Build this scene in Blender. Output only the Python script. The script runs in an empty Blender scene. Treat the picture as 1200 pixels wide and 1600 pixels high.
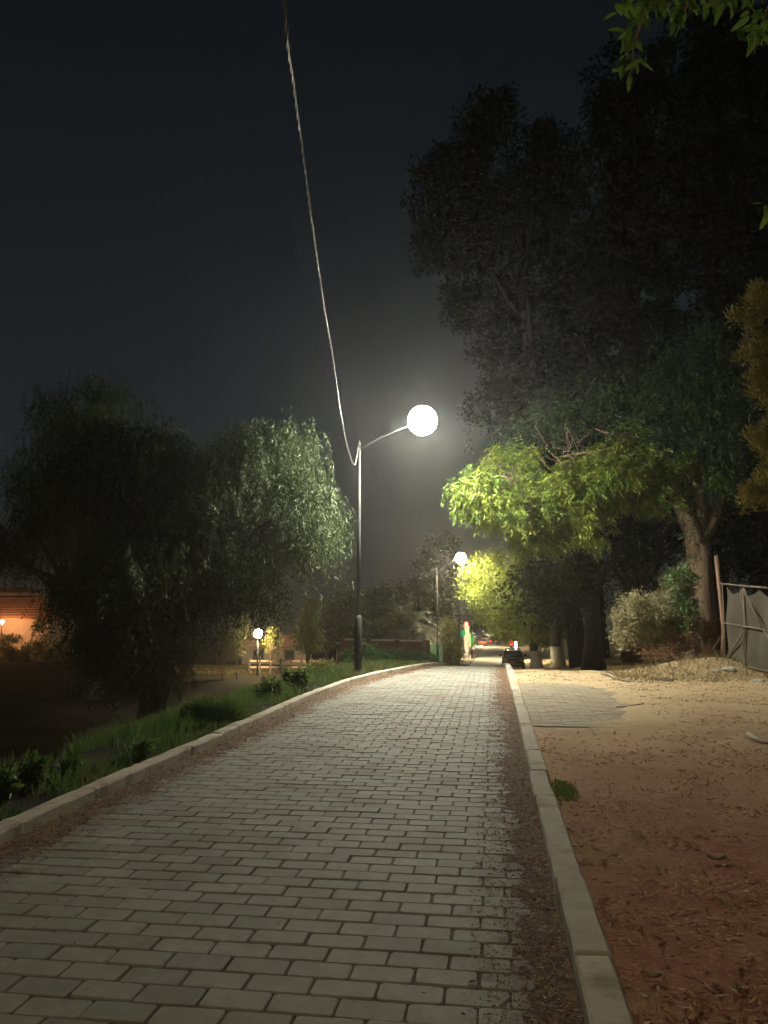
import bpy, math, random
import numpy as np
from mathutils import Vector, Matrix

R = math.radians
rng = np.random.default_rng(7)
random.seed(7)
sc = bpy.context.scene
COL = sc.collection

# ------------------------------------------------------------------ camera
FPX = 1200.0                       # focal length in photo pixels (photo 1200 x 1600)
YAW, PITCH, EYE = R(8.06), R(7.5), 1.5
cam_d = bpy.data.cameras.new('camera')
cam_d.sensor_fit = 'VERTICAL'
cam_d.sensor_height = 36.0
cam_d.lens = 36.0 * FPX / 1600.0
cam_d.clip_start, cam_d.clip_end = 0.05, 3000
cam = bpy.data.objects.new('camera', cam_d)
COL.objects.link(cam)
cam.location = (0, 0, EYE)
cam.rotation_euler = (R(90) + PITCH, 0, YAW)
sc.camera = cam

# ------------------------------------------------------------------ night sky
SKY_STRENGTH = 0.0024     # moonlit city sky
world = bpy.data.worlds.new('World')
sc.world = world
world.use_nodes = True
wn = world.node_tree
wn.nodes.clear()
w_out = wn.nodes.new('ShaderNodeOutputWorld')
w_bg = wn.nodes.new('ShaderNodeBackground')
w_sky = wn.nodes.new('ShaderNodeTexSky')
w_sky.sky_type = 'NISHITA'
w_sky.sun_disc = False
w_sky.sun_elevation = R(32.0)
w_sky.sun_rotation = R(150)
w_hs = wn.nodes.new('ShaderNodeHueSaturation')
w_hs.inputs['Saturation'].default_value = 0.62
w_hs.inputs['Hue'].default_value = 0.47
wn.links.new(w_sky.outputs[0], w_hs.inputs['Color'])
wn.links.new(w_hs.outputs[0], w_bg.inputs['Color'])
w_bg.inputs['Strength'].default_value = SKY_STRENGTH
wn.links.new(w_bg.outputs[0], w_out.inputs[0])

sc.view_settings.view_transform = 'Standard'
sc.view_settings.look = 'None'
sc.view_settings.exposure = 0.5
sc.view_settings.gamma = 1.0
sc.render.engine = 'CYCLES'
sc.cycles.use_denoising = True
sc.cycles.max_bounces = 5
sc.cycles.diffuse_bounces = 3
sc.cycles.glossy_bounces = 2
sc.cycles.transmission_bounces = 4
sc.cycles.transparent_max_bounces = 8
sc.cycles.volume_bounces = 0
sc.cycles.sample_clamp_indirect = 3.0
sc.cycles.use_adaptive_sampling = True
sc.cycles.adaptive_threshold = 0.02

# street lamp light: colour and radiance of the glowing bowls
LAMP_WHITE = (1.0, 0.955, 0.80)
LAMP_WARM = (1.0, 0.82, 0.48)
LAMP_POWER = 760.0

# ------------------------------------------------------------------ pixel helpers (used only to measure places)
_r = np.array([math.cos(YAW), math.sin(YAW), 0])
_f = np.array([-math.sin(YAW) * math.cos(PITCH), math.cos(YAW) * math.cos(PITCH), math.sin(PITCH)])
_u = np.cross(_r, _f)
CAM = np.array([0, 0, EYE])

def at(px, py, d):
    return CAM + _r * ((px - 600) / FPX * d) + _u * (-(py - 800) / FPX * d) + _f * d

def sstep(a, b, x):
    t = np.clip((np.asarray(x, float) - a) / (b - a), 0, 1)
    return t * t * (3 - 2 * t)

_py = np.array([-200, 0, 19, 21, 23, 25, 27, 30, 35, 40, 50, 60, 66, 80, 100, 140, 180, 300, 600])
_pz = np.array([0, 0, 0, -.03, -.09, -.19, -.31, -.52, -.87, -1.2, -1.86, -2.5, -2.86, -3.4, -3.95, -4.8, -5.5, -7.4, -11])
_ty = np.arange(-200, 600, 0.25)
_tz = np.interp(_ty, _py, _pz)
_k = np.hanning(13); _k /= _k.sum()
_tz = np.concatenate([_tz[:6], np.convolve(_tz, _k, 'valid'), _tz[-6:]])
def zp(y): return np.interp(y, _ty, _tz)
_ly = np.array([-60, 13, 16, 18, 20, 22, 24, 28, 40, 60, 90, 600])
_lx = np.array([-3.16, -3.16, -3.04, -2.78, -2.4, -2.15, -2.02, -1.95, -1.95, -2.1, -2.2, -2.4])
def XL(y): return np.interp(y, _ly, _lx)          # inner face of the left kerb
XR = 0.30                                          # inner face of the right kerb
KW = 0.15

def vnoise(x, y, s=1.0, seed=0):
    x = np.asarray(x, float) / s; y = np.asarray(y, float) / s
    xi = np.floor(x); yi = np.floor(y); fx = x - xi; fy = y - yi
    fx = fx * fx * (3 - 2 * fx); fy = fy * fy * (3 - 2 * fy)
    def h(a, b):
        v = np.sin(a * 127.1 + b * 311.7 + seed * 74.7) * 43758.5453
        return v - np.floor(v)
    return (h(xi, yi) * (1 - fx) + h(xi + 1, yi) * fx) * (1 - fy) + (h(xi, yi + 1) * (1 - fx) + h(xi + 1, yi + 1) * fx) * fy

def HR(x, y):     # dirt yard on the right
    b = zp(y) + 0.04 - 0.24 * sstep(18, 30, y)
    m = 0.38 * np.exp(-(((x - 4.9) / 1.5) ** 2 + ((y - 19.6) / 1.3) ** 2)) + 0.17 * np.exp(-(((x - 7.4) / 2.2) ** 2 + ((y - 18.9) / 1.1) ** 2))
    m = m + .05 * sstep(-.3, .35, x - .5 * (vnoise(x, y, .3, 14) - .5) - .3 * (vnoise(x, y, .9, 15) - .5) - np.interp(y, [10.4, 11.2, 12.5, 14, 15.5, 16.6], [1.45, 1.75, 2.15, 2.3, 2.2, 1.7])) * sstep(9.7, 10.6, y) * sstep(18, 16, y)
    m = m + 1.0 * np.exp(-(((x - 7.5) / 3.0) ** 2 + ((y - 46) / 10) ** 2))
    n = (vnoise(x, y, .9, 1) - .5) * .06 + (vnoise(x, y, .3, 2) - .5) * .030 + (vnoise(x, y, .13, 6) - .5) * .014
    lip = sstep(0, .5, x - XR - KW)
    # a smooth paved apron pad
    pad = sstep(2.65, 2.25, x) * sstep(9.9, 10.1, y) * sstep(17.2, 16.2, y)
    return b + m + n * lip * (1 - pad) - .045 * pad * lip * 0

def HL(x, y):     # grass verge and hollow on the left
    s = XL(y) - KW - x
    far = sstep(16, 24, y)
    a = 0.9 * (1 - far) + 2.0 * far
    b = 4.2 * (1 - far) + 5.5 * far
    low = np.minimum(-2.1, zp(y) - .05)
    z0 = zp(y) + 0.05
    t = np.clip((s - a) / (b - a), 0, 1); t = t * t * (3 - 2 * t)
    return z0 * (1 - t) + low * t + (vnoise(x, y, 1.1, 3) - .5) * .10 * sstep(0.1, .9, s)

def H(x, y):
    x = np.asarray(x, float); y = np.asarray(y, float)
    mid = (x > XL(y) - KW) & (x < XR + KW)
    return np.where(mid, zp(y), np.where(x > 0, HR(x, y), HL(x, y)))

def gat(px, py, lo=1.5, hi=250):
    ds = np.geomspace(lo, hi, 4000)
    P = CAM[None] + np.outer(ds, (_r * (px - 600) / FPX + _u * (-(py - 800) / FPX) + _f))
    below = P[:, 2] < H(P[:, 0], P[:, 1])
    i = int(np.argmax(below)) if below.any() else len(ds) - 1
    return P[i]

def on_ground(px, d):
    p = at(px, 958, d)
    return np.array([p[0], p[1], float(H(p[0], p[1]))])

# ------------------------------------------------------------------ materials
M = {}
def new_mat(name):
    m = bpy.data.materials.new(name); m.use_nodes = True
    nt = m.node_tree; nt.nodes.clear()
    return m, nt, nt.nodes.new('ShaderNodeOutputMaterial')

def surf(name, c1, c2, scale=4.0, rough=.8, bump=.0, bscale=40.0, tint=0.0, metallic=0.0, c3=None, c3scale=1.0, spec=.5, stretch=None):
    m, nt, out = new_mat(name); N = nt.nodes; L = nt.links
    bs = N.new('ShaderNodeBsdfPrincipled'); L.new(bs.outputs[0], out.inputs[0])
    geo = N.new('ShaderNodeNewGeometry'); pos = geo.outputs['Position']
    if stretch:
        mp = N.new('ShaderNodeMapping'); mp.inputs['Scale'].default_value = stretch
        L.new(pos, mp.inputs[0]); pos = mp.outputs[0]
    n1 = N.new('ShaderNodeTexNoise'); n1.inputs['Scale'].default_value = scale; n1.inputs['Detail'].default_value = 6
    n1.inputs['Roughness'].default_value = .65
    L.new(pos, n1.inputs['Vector'])
    rp = N.new('ShaderNodeMapRange'); rp.inputs[1].default_value = .3; rp.inputs[2].default_value = .7
    L.new(n1.outputs[0], rp.inputs[0])
    mx = N.new('ShaderNodeMixRGB'); mx.inputs[1].default_value = (*c1, 1); mx.inputs[2].default_value = (*c2, 1)
    L.new(rp.outputs[0], mx.inputs[0]); col = mx.outputs[0]
    if c3:
        n3 = N.new('ShaderNodeTexNoise'); n3.inputs['Scale'].default_value = c3scale; n3.inputs['Detail'].default_value = 5
        L.new(geo.outputs['Position'], n3.inputs['Vector'])
        r3 = N.new('ShaderNodeMapRange'); r3.inputs[1].default_value = .5; r3.inputs[2].default_value = .68
        L.new(n3.outputs[0], r3.inputs[0])
        m3 = N.new('ShaderNodeMixRGB'); m3.inputs[2].default_value = (*c3, 1)
        L.new(r3.outputs[0], m3.inputs[0]); L.new(col, m3.inputs[1]); col = m3.outputs[0]
    if tint:
        at_ = N.new('ShaderNodeAttribute'); at_.attribute_name = 'tint'
        tr = N.new('ShaderNodeMapRange'); tr.inputs[3].default_value = 1 - tint; tr.inputs[4].default_value = 1 + tint
        L.new(at_.outputs['Fac'], tr.inputs[0])
        hs = N.new('ShaderNodeHueSaturation'); L.new(col, hs.inputs['Color']); L.new(tr.outputs[0], hs.inputs['Value']); col = hs.outputs[0]
    L.new(col, bs.inputs['Base Color'])
    bs.inputs['Roughness'].default_value = rough; bs.inputs['Metallic'].default_value = metallic
    bs.inputs['Specular IOR Level'].default_value = spec
    if bump:
        nb = N.new('ShaderNodeTexNoise'); nb.inputs['Scale'].default_value = bscale; nb.inputs['Detail'].default_value = 5
        L.new(geo.outputs['Position'], nb.inputs['Vector'])
        b = N.new('ShaderNodeBump'); b.inputs['Strength'].default_value = bump; b.inputs['Distance'].default_value = .02
        L.new(nb.outputs[0], b.inputs['Height']); L.new(b.outputs[0], bs.inputs['Normal'])
    M[name] = m
    return m

def edge_stain(m):
    """earth trodden over the pavers beside both gutters"""
    nt = m.node_tree; N = nt.nodes; L = nt.links; bs = [n for n in N if n.type == 'BSDF_PRINCIPLED'][0]
    src = bs.inputs['Base Color'].links[0].from_socket
    g = N.new('ShaderNodeNewGeometry'); sp = N.new('ShaderNodeSeparateXYZ'); L.new(g.outputs['Position'], sp.inputs[0])
    ns = N.new('ShaderNodeTexNoise'); ns.inputs['Scale'].default_value = 4.5; ns.inputs['Detail'].default_value = 8; ns.inputs['Roughness'].default_value = .75
    L.new(g.outputs['Position'], ns.inputs['Vector'])
    a = N.new('ShaderNodeMath'); a.operation = 'ADD'; a.inputs[1].default_value = 1.43; L.new(sp.outputs[0], a.inputs[0])      # distance from the road's middle
    b = N.new('ShaderNodeMath'); b.operation = 'ABSOLUTE'; L.new(a.outputs[0], b.inputs[0])
    c = N.new('ShaderNodeMath'); c.operation = 'MULTIPLY_ADD'; c.inputs[1].default_value = 1.5; L.new(ns.outputs[0], c.inputs[0]); L.new(b.outputs[0], c.inputs[2])
    r = N.new('ShaderNodeMapRange'); r.inputs[1].default_value = 2.06; r.inputs[2].default_value = 2.42; r.inputs[4].default_value = .9; L.new(c.outputs[0], r.inputs[0])
    x = N.new('ShaderNodeMixRGB'); x.inputs[2].default_value = (.115, .072, .046, 1); L.new(r.outputs[0], x.inputs[0]); L.new(src, x.inputs[1]); L.new(x.outputs[0], bs.inputs['Base Color'])

def leafmat(name, c1, c2, trans=.3, rough=.55):
    m, nt, out = new_mat(name); N = nt.nodes; L = nt.links
    a = N.new('ShaderNodeAttribute'); a.attribute_name = 'tint'
    mx = N.new('ShaderNodeMixRGB'); mx.inputs[1].default_value = (*c1, 1); mx.inputs[2].default_value = (*c2, 1)
    L.new(a.outputs['Fac'], mx.inputs[0])
    bs = N.new('ShaderNodeBsdfPrincipled'); bs.inputs['Roughness'].default_value = rough; bs.inputs['Specular IOR Level'].default_value = .35
    L.new(mx.outputs[0], bs.inputs['Base Color'])
    tl = N.new('ShaderNodeBsdfTranslucent'); L.new(mx.outputs[0], tl.inputs['Color'])
    ms = N.new('ShaderNodeMixShader'); ms.inputs[0].default_value = trans
    L.new(bs.outputs[0], ms.inputs[1]); L.new(tl.outputs[0], ms.inputs[2]); L.new(ms.outputs[0], out.inputs[0])
    M[name] = m
    return m

def glow(name, col, s):
    m, nt, out = new_mat(name)
    e = nt.nodes.new('ShaderNodeEmission'); e.inputs[0].default_value = (*col, 1); e.inputs[1].default_value = s
    nt.links.new(e.outputs[0], out.inputs[0]); M[name] = m
    return m

surf('paver', (.245, .24, .198), (.335, .328, .275), 12, .74, .3, 150, tint=.13, c3=(.235, .20, .15), c3scale=1.3, spec=.3)
edge_stain(M['paver'])
surf('paver_dusty', (.27, .23, .16), (.36, .31, .22), 5, .85, .4, 80, tint=.08, c3=(.33, .25, .15), c3scale=2.0)
surf('joint', (.075, .052, .036), (.125, .088, .06), 20, .95, .6, 60)
surf('kerb', (.46, .41, .31), (.60, .545, .43), 7, .9, .45, 45, tint=.09, c3=(.33, .28, .205), c3scale=4.5, spec=.2)
surf('gutter', (.085, .048, .030), (.17, .10, .06), 22, .95, 1.0, 90, c3=(.25, .17, .10), c3scale=26)
surf('sand', (.22, .16, .095), (.30, .225, .14), 9, .95, .6, 60)
surf('street', (.17, .165, .15), (.24, .235, .21), 1.2, .8, .2, 30)
surf('pole', (.028, .030, .029), (.045, .047, .045), 6, .7, .1, 60, spec=.3)
surf('cable_black', (.012, .012, .012), (.016, .016, .016), 6, .9, spec=.1)
surf('galv', (.30, .31, .31), (.38, .39, .38), 8, .45, .1, 60, metallic=.6)
surf('cable', (.05, .05, .05), (.30, .30, .285), 60, .35, .2, 90)
surf('bark', (.17, .115, .072), (.30, .21, .14), 5, .95, 1.0, 14, stretch=(1, 1, .25))
surf('barkblack', (.020, .018, .015), (.035, .03, .025), 5, .95, .8, 12)
surf('barkdark', (.055, .045, .035), (.10, .085, .065), 5, .95, 1.0, 12, stretch=(1, 1, .25))
surf('lime', (.42, .40, .34), (.55, .53, .46), 4, .9, .5, 20)
surf('wood', (.21, .125, .075), (.30, .19, .12), 6, .9, .6, 30, stretch=(1, 1, .15))
surf('drywood', (.30, .24, .17), (.42, .35, .26), 14, .9, .5, 50)
surf('rust', (.115, .09, .065), (.20, .165, .125), 12, .75, .3, 60)
surf('net', (.072, .064, .047), (.105, .094, .070), 2.5, .95, .5, 220, stretch=(1, 1, .4))
surf('brickwall', (.12, .06, .042), (.17, .09, .06), 3, .9, .5, 25)
surf('cream', (.50, .46, .36), (.60, .55, .45), 2, .9, .2, 20)
surf('whitewall', (.40, .38, .33), (.50, .47, .41), 2, .85, .2, 20)
surf('rooftile', (.36, .17, .10), (.46, .24, .15), 2, .85, .3, 12)
surf('palewall', (.46, .36, .28), (.55, .45, .36), 2, .9, .2, 20)
surf('carpaint', (.012, .013, .016), (.016, .017, .02), 2, .25, .0, tint=0, spec=.7)
surf('redpaint', (.42, .03, .03), (.50, .04, .035), 2, .3)
surf('orangepaint', (.46, .09, .03), (.52, .11, .04), 2, .3)
surf('tealpaint', (.25, .40, .38), (.30, .46, .44), 2, .3)
surf('carglass', (.02, .025, .03), (.03, .035, .04), 2, .08, spec=.9)
surf('tyre', (.012, .012, .012), (.02, .02, .02), 20, .9)
surf('chrome', (.5, .5, .5), (.55, .55, .55), 8, .25, metallic=.9)
surf('plate_red', (.60, .10, .05), (.66, .13, .06), 30, .5)
surf('greensheet', (.03, .13, .07), (.05, .17, .09), 3, .7)
surf('rag', (.62, .62, .60), (.74, .74, .72), 12, .9, .6, 50)
surf('railpaint', (.50, .34, .26), (.60, .44, .34), 5, .7)
surf('postpaint', (.10, .10, .10), (.14, .14, .14), 5, .6)
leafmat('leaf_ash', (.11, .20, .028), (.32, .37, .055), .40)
leafmat('leaf_pepper', (.048, .080, .027), (.105, .128, .05), .28)
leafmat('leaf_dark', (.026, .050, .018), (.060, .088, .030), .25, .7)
leafmat('leaf_euc', (.016, .020, .013), (.030, .035, .022), .2, .95)
leafmat('leaf_bush', (.25, .24, .12), (.42, .38, .21), .25)
leafmat('leaf_bushgreen', (.07, .13, .045), (.17, .24, .10), .25)
leafmat('leaf_near', (.075, .15, .022), (.17, .25, .035), .35)
leafmat('leaf_cypress', (.15, .135, .026), (.34, .285, .058), .08, .85)
leafmat('leaf_hedge', (.13, .16, .035), (.25, .26, .07), .25)
leafmat('leaf_vine', (.06, .15, .05), (.12, .22, .08), .3)
leafmat('leaf_palm', (.055, .075, .04), (.10, .12, .065), .15)
leafmat('grass', (.050, .115, .025), (.15, .19, .05), .45)
leafmat('grass_dry', (.17, .14, .05), (.32, .26, .12), .3)
leafmat('litter', (.24, .115, .06), (.64, .45, .27), .2, .8)
leafmat('crumbs', (.12, .075, .045), (.26, .17, .10), .0, .95)
leafmat('drybrush', (.13, .065, .03), (.30, .17, .08), .15, .8)
def lens_mat(name, col, st):
    """street lamp lens: its optics throw most light down, little above the horizontal"""
    m, nt, out = new_mat(name); N = nt.nodes; L = nt.links
    e = N.new('ShaderNodeEmission'); e.inputs[0].default_value = (*col, 1)
    g = N.new('ShaderNodeNewGeometry'); sp = N.new('ShaderNodeSeparateXYZ'); L.new(g.outputs['True Normal'], sp.inputs[0])
    mr = N.new('ShaderNodeMapRange'); mr.interpolation_type = 'SMOOTHSTEP'
    mr.inputs[1].default_value = .10; mr.inputs[2].default_value = -.75; mr.inputs[3].default_value = st * .03; mr.inputs[4].default_value = st
    L.new(sp.outputs[2], mr.inputs[0]); L.new(mr.outputs[0], e.inputs[1]); L.new(e.outputs[0], out.inputs[0]); M[name] = m
lens_mat('lamp_white', LAMP_WHITE, LAMP_POWER * 1.25)
lens_mat('lamp_second', LAMP_WARM, LAMP_POWER * 1.4)
lens_mat('lamp_rear', LAMP_WARM, LAMP_POWER * .44)
lens_mat('lamp_far', LAMP_WARM, LAMP_POWER * 2.6)
glow('lamp_park', (1.0, .72, .38), 330)
glow('lamp_sodium', (1.0, .47, .19), 400)
glow('lamp_red', (1.0, .10, .06), 9)
glow('tail_light', (1.0, .02, .06), 9)
glow('sign_yellow', (.75, .95, .30), .75)
glow('sign_green', (.06, .70, .14), .5)
glow('sign_teal', (.03, .55, .42), .5)
glow('sign_red', (1.0, .10, .05), 1.2)
glow('sign_white', (.85, .82, 1.0), 2.2)

# ground: dry dirt with litter stains on the right, dark soil on the left of the verge
def ground_mat():
    m, nt, out = new_mat('ground'); N = nt.nodes; L = nt.links
    bs = N.new('ShaderNodeBsdfPrincipled'); L.new(bs.outputs[0], out.inputs[0]); bs.inputs['Roughness'].default_value = .95
    bs.inputs['Specular IOR Level'].default_value = .2
    geo = N.new('ShaderNodeNewGeometry')
    def noise(s, d=6, r=.65):
        n = N.new('ShaderNodeTexNoise'); n.inputs['Scale'].default_value = s; n.inputs['Detail'].default_value = d
        n.inputs['Roughness'].default_value = r; L.new(geo.outputs['Position'], n.inputs['Vector']); return n.outputs[0]
    def ramp(v, a, b):
        r = N.new('ShaderNodeMapRange'); r.inputs[1].default_value = a; r.inputs[2].default_value = b; L.new(v, r.inputs[0]); return r.outputs[0]
    def mix(f, a, b):
        x = N.new('ShaderNodeMixRGB'); L.new(f, x.inputs[0])
        for i, c in ((1, a), (2, b)):
            if isinstance(c, tuple): x.inputs[i].default_value = (*c, 1)
            else: L.new(c, x.inputs[i])
        return x.outputs[0]
    dirt = mix(ramp(noise(7), .3, .7), (.30, .118, .072), (.45, .21, .12))
    dirt = mix(ramp(noise(38, 3), .55, .72), dirt, (.54, .37, .21))
    dirt = mix(ramp(noise(.55, 4), .45, .65), dirt, (.42, .26, .135))
    dirt = mix(ramp(noise(24, 3), .60, .70), dirt, (.05, .026, .017))
    sep = N.new('ShaderNodeSeparateXYZ'); L.new(geo.outputs['Position'], sep.inputs[0])
    # pale dry sand farther up the yard
    add = N.new('ShaderNodeMath'); add.operation = 'MULTIPLY_ADD'; L.new(noise(.5, 4), add.inputs[0]); add.inputs[1].default_value = 7.0
    L.new(sep.outputs[1], add.inputs[2])
    dirt = mix(ramp(add.outputs[0], 8.5, 15.5), dirt, mix(ramp(noise(9), .3, .7), (.45, .335, .19), (.58, .46, .28)))
    soil = mix(ramp(noise(5), .3, .7), (.018, .016, .010), (.034, .032, .017))
    fx = ramp(sep.outputs[0], -1.6, -1.4)
    L.new(mix(fx, soil, dirt), bs.inputs['Base Color'])
    b = N.new('ShaderNodeBump'); b.inputs['Strength'].default_value = .9; b.inputs['Distance'].default_value = .025
    L.new(noise(30, 6, .7), b.inputs['Height']); L.new(b.outputs[0], bs.inputs['Normal'])
    M['ground'] = m
ground_mat()

# ------------------------------------------------------------------ object helpers
def tag(o, label=None, cat=None, group=None, kind=None):
    if label: o['label'] = label
    if cat: o['category'] = cat
    if group: o['group'] = group
    if kind: o['kind'] = kind
    return o

def link(o, parent=None, loc=None):
    COL.objects.link(o)
    if parent is not None:
        o.parent = parent
    if loc is not None:
        o.location = loc
    return o

def empty(name, loc, label=None, cat=None, group=None, rz=0.0):
    o = bpy.data.objects.new(name, None); COL.objects.link(o)
    o.location = tuple(float(v) for v in loc); o.rotation_euler[2] = rz; o.empty_display_size = .2
    return tag(o, label, cat, group)

class MB:
    """collects shapes in world or local space; build() links ONE mesh object"""
    def __init__(s): s.v = []; s.f = []
    def add(s, v, f):
        b = len(s.v); s.v += [tuple(float(c) for c in p) for p in v]; s.f += [tuple(i + b for i in q) for q in f]; return s
    def box(s, c, size, rz=0.0, bev=0.0, rx=0.0, ry=0.0):
        hx, hy, hz = (q / 2 for q in size)
        M_ = Matrix.Translation(tuple(float(q) for q in c)) @ Matrix.Rotation(rz, 4, 'Z') @ Matrix.Rotation(ry, 4, 'Y') @ Matrix.Rotation(rx, 4, 'X')
        if bev <= 0:
            v = [(x, y, z) for z in (-hz, hz) for x, y in ((-hx, -hy), (hx, -hy), (hx, hy), (-hx, hy))]
            f = [(3, 2, 1, 0), (4, 5, 6, 7), (0, 1, 5, 4), (1, 2, 6, 5), (2, 3, 7, 6), (3, 0, 4, 7)]
        else:
            b = bev; v = []
            for z, i in ((-hz, b), (-hz + b, 0), (hz - b, 0), (hz, b)):
                x, y = hx - i, hy - i
                v += [(-x + b, -y, z), (x - b, -y, z), (x, -y + b, z), (x, y - b, z), (x - b, y, z), (-x + b, y, z), (-x, y - b, z), (-x, -y + b, z)]
            f = [tuple(range(7, -1, -1)), tuple(range(24, 32))]
            for k in range(3):
                f += [(k * 8 + i, k * 8 + (i + 1) % 8, k * 8 + 8 + (i + 1) % 8, k * 8 + 8 + i) for i in range(8)]
        return s.add([M_ @ Vector(p) for p in v], f)
    def tube(s, pts, rad, n=8, caps=True):
        pts = [np.array(p, float) for p in pts]
        if np.isscalar(rad): rad = [rad] * len(pts)
        v = []; f = []; ref = None
        for i, p in enumerate(pts):
            t = pts[min(i + 1, len(pts) - 1)] - pts[max(i - 1, 0)]
            t = t / (np.linalg.norm(t) + 1e-9)
            if ref is None:
                ref = np.array([1.0, 0, 0]) if abs(t[0]) < .8 else np.array([0, 1.0, 0])
            a = ref - t * np.dot(ref, t); a /= np.linalg.norm(a) + 1e-9; ref = a
            b = np.cross(t, a)
            for k in range(n):
                w = 2 * math.pi * k / n
                v.append(p + rad[i] * (a * math.cos(w) + b * math.sin(w)))
        for i in range(len(pts) - 1):
            f += [(i * n + k, i * n + (k + 1) % n, (i + 1) * n + (k + 1) % n, (i + 1) * n + k) for k in range(n)]
        if caps:
            f.append(tuple(range(n - 1, -1, -1))); f.append(tuple((len(pts) - 1) * n + k for k in range(n)))
        return s.add(v, f)
    def lathe(s, c, prof, n=16):
        c = np.array(c, float)
        v = [c + np.array([r * math.cos(2 * math.pi * k / n), r * math.sin(2 * math.pi * k / n), z]) for r, z in prof for k in range(n)]
        f = [(i * n + k, i * n + (k + 1) % n, (i + 1) * n + (k + 1) % n, (i + 1) * n + k) for i in range(len(prof) - 1) for k in range(n)]
        f.append(tuple(range(n - 1, -1, -1))); f.append(tuple((len(prof) - 1) * n + k for k in range(n)))
        return s.add(v, f)
    def loft(s, secs, caps=True):
        n = len(secs[0]); v = [p for q in secs for p in q]
        f = [(i * n + k, i * n + (k + 1) % n, (i + 1) * n + (k + 1) % n, (i + 1) * n + k) for i in range(len(secs) - 1) for k in range(n)]
        if caps: f.append(tuple(range(n - 1, -1, -1))); f.append(tuple((len(secs) - 1) * n + k for k in range(n)))
        return s.add(v, f)
    def build(s, name, mat, parent=None, world=True, smooth=False, loc=None):
        me = bpy.data.meshes.new(name); v = s.v
        if parent is not None and world:
            inv = parent_world(parent).inverted(); v = [tuple(inv @ Vector(p)) for p in v]
        me.from_pydata(v, [], s.f); me.update()
        if mat: me.materials.append(M[mat])
        if smooth: me.polygons.foreach_set('use_smooth', [True] * len(me.polygons))
        o = bpy.data.objects.new(name, me)
        return link(o, parent, loc)

def parent_world(o):
    m = Matrix.Translation(o.location) @ o.rotation_euler.to_matrix().to_4x4()
    return (parent_world(o.parent) @ m) if o.parent else m

def quads_obj(name, V, mat, parent=None, tint=None, nv=4):
    """V: (N, nv, 3) world-space polygons -> one mesh object, tint per face"""
    N = len(V); me = bpy.data.meshes.new(name)
    P = V.reshape(-1, 3).astype(np.float64)
    if parent is not None:
        inv = np.array(parent_world(parent).inverted()); P = P @ inv[:3, :3].T + inv[:3, 3]
    me.vertices.add(N * nv); me.vertices.foreach_set('co', P.astype(np.float32).ravel())
    me.loops.add(N * nv); me.loops.foreach_set('vertex_index', np.arange(N * nv, dtype=np.int32))
    me.polygons.add(N); me.polygons.foreach_set('loop_start', np.arange(0, N * nv, nv, dtype=np.int32))
    try: me.polygons.foreach_set('loop_total', np.full(N, nv, dtype=np.int32))
    except Exception: pass
    me.update(calc_edges=True)
    a = me.attributes.new('tint', 'FLOAT', 'FACE')
    a.data.foreach_set('value', (rng.random(N) if tint is None else np.asarray(tint)).astype(np.float32))
    me.materials.append(M[mat])
    o = bpy.data.objects.new(name, me)
    return link(o, parent)

def grid_obj(name, xs, ys, zf, mat, smooth=True):
    X, Y = np.meshgrid(xs, ys); Z = zf(X, Y)
    v = np.stack([X, Y, Z], -1).reshape(-1, 3); nx, ny = len(xs), len(ys)
    i = np.arange(nx - 1)[None] + nx * np.arange(ny - 1)[:, None]
    f = np.stack([i, i + 1, i + nx + 1, i + nx], -1).reshape(-1, 4)
    me = bpy.data.meshes.new(name); me.from_pydata(v.tolist(), [], f.tolist()); me.update()
    me.materials.append(M[mat])
    if smooth: me.polygons.foreach_set('use_smooth', [True] * len(me.polygons))
    o = bpy.data.objects.new(name, me)
    return link(o)

def unit(a): return a / (np.linalg.norm(a, axis=-1, keepdims=True) + 1e-9)

def leaf_quads(P, D, L, W, fold=.18):
    n = len(P); D = unit(D); S = unit(np.cross(D, unit(rng.normal(size=(n, 3))))); Nn = np.cross(D, S)
    L = np.broadcast_to(np.asarray(L, float).reshape(-1, 1), (n, 1)); W = np.broadcast_to(np.asarray(W, float).reshape(-1, 1), (n, 1))
    mid = P + D * L * .45
    return np.stack([P, mid + S * W * .5 + Nn * W * fold, P + D * L - Nn * L * fold * .4, mid - S * W * .5 + Nn * W * fold], 1)

def compound(P, D, n=7, rl=.22, L=.09, W=.03, droop=.5):
    """pinnate leaves: rachis from P along D with n leaflets each"""
    D = unit(D); N_ = len(P); up = np.array([0, 0, 1.0])
    S = unit(np.cross(D, up + .3 * rng.normal(size=(N_, 3)))); out = []
    for k in range(n):
        if k == n - 1: t, sd, fw = 1.0, 0.0, 1.0
        else: t = .3 + .65 * (k // 2) / max(1, (n - 1) // 2 - .0); sd = 1 if k % 2 else -1; fw = .55
        p = P + D * rl * t + np.array([0, 0, -1]) * (droop * rl * t * t)
        d = D * fw + S * sd * .8 + np.array([0, 0, -1]) * (.35 + .5 * droop) + .18 * rng.normal(size=(N_, 3))
        out.append(leaf_quads(p, d, L * (.5 + .9 * rng.random(N_)), W * (.6 + .8 * rng.random(N_))))
    return np.concatenate(out)

def blob_clumps(blobs, n):
    """blobs: (centre, radii) -> clump centres biased to the outside of each blob"""
    vol = np.array([b[1][0] * b[1][1] * b[1][2] for b in blobs]); pr = vol ** .75; pr /= pr.sum()
    idx = rng.choice(len(blobs), n, p=pr); C = np.array([b[0] for b in blobs])[idx]; Rr = np.array([b[1] for b in blobs])[idx]
    d = unit(rng.normal(size=(n, 3))); r = rng.random((n, 1)) ** .42
    return C + d * Rr * r, d

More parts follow.
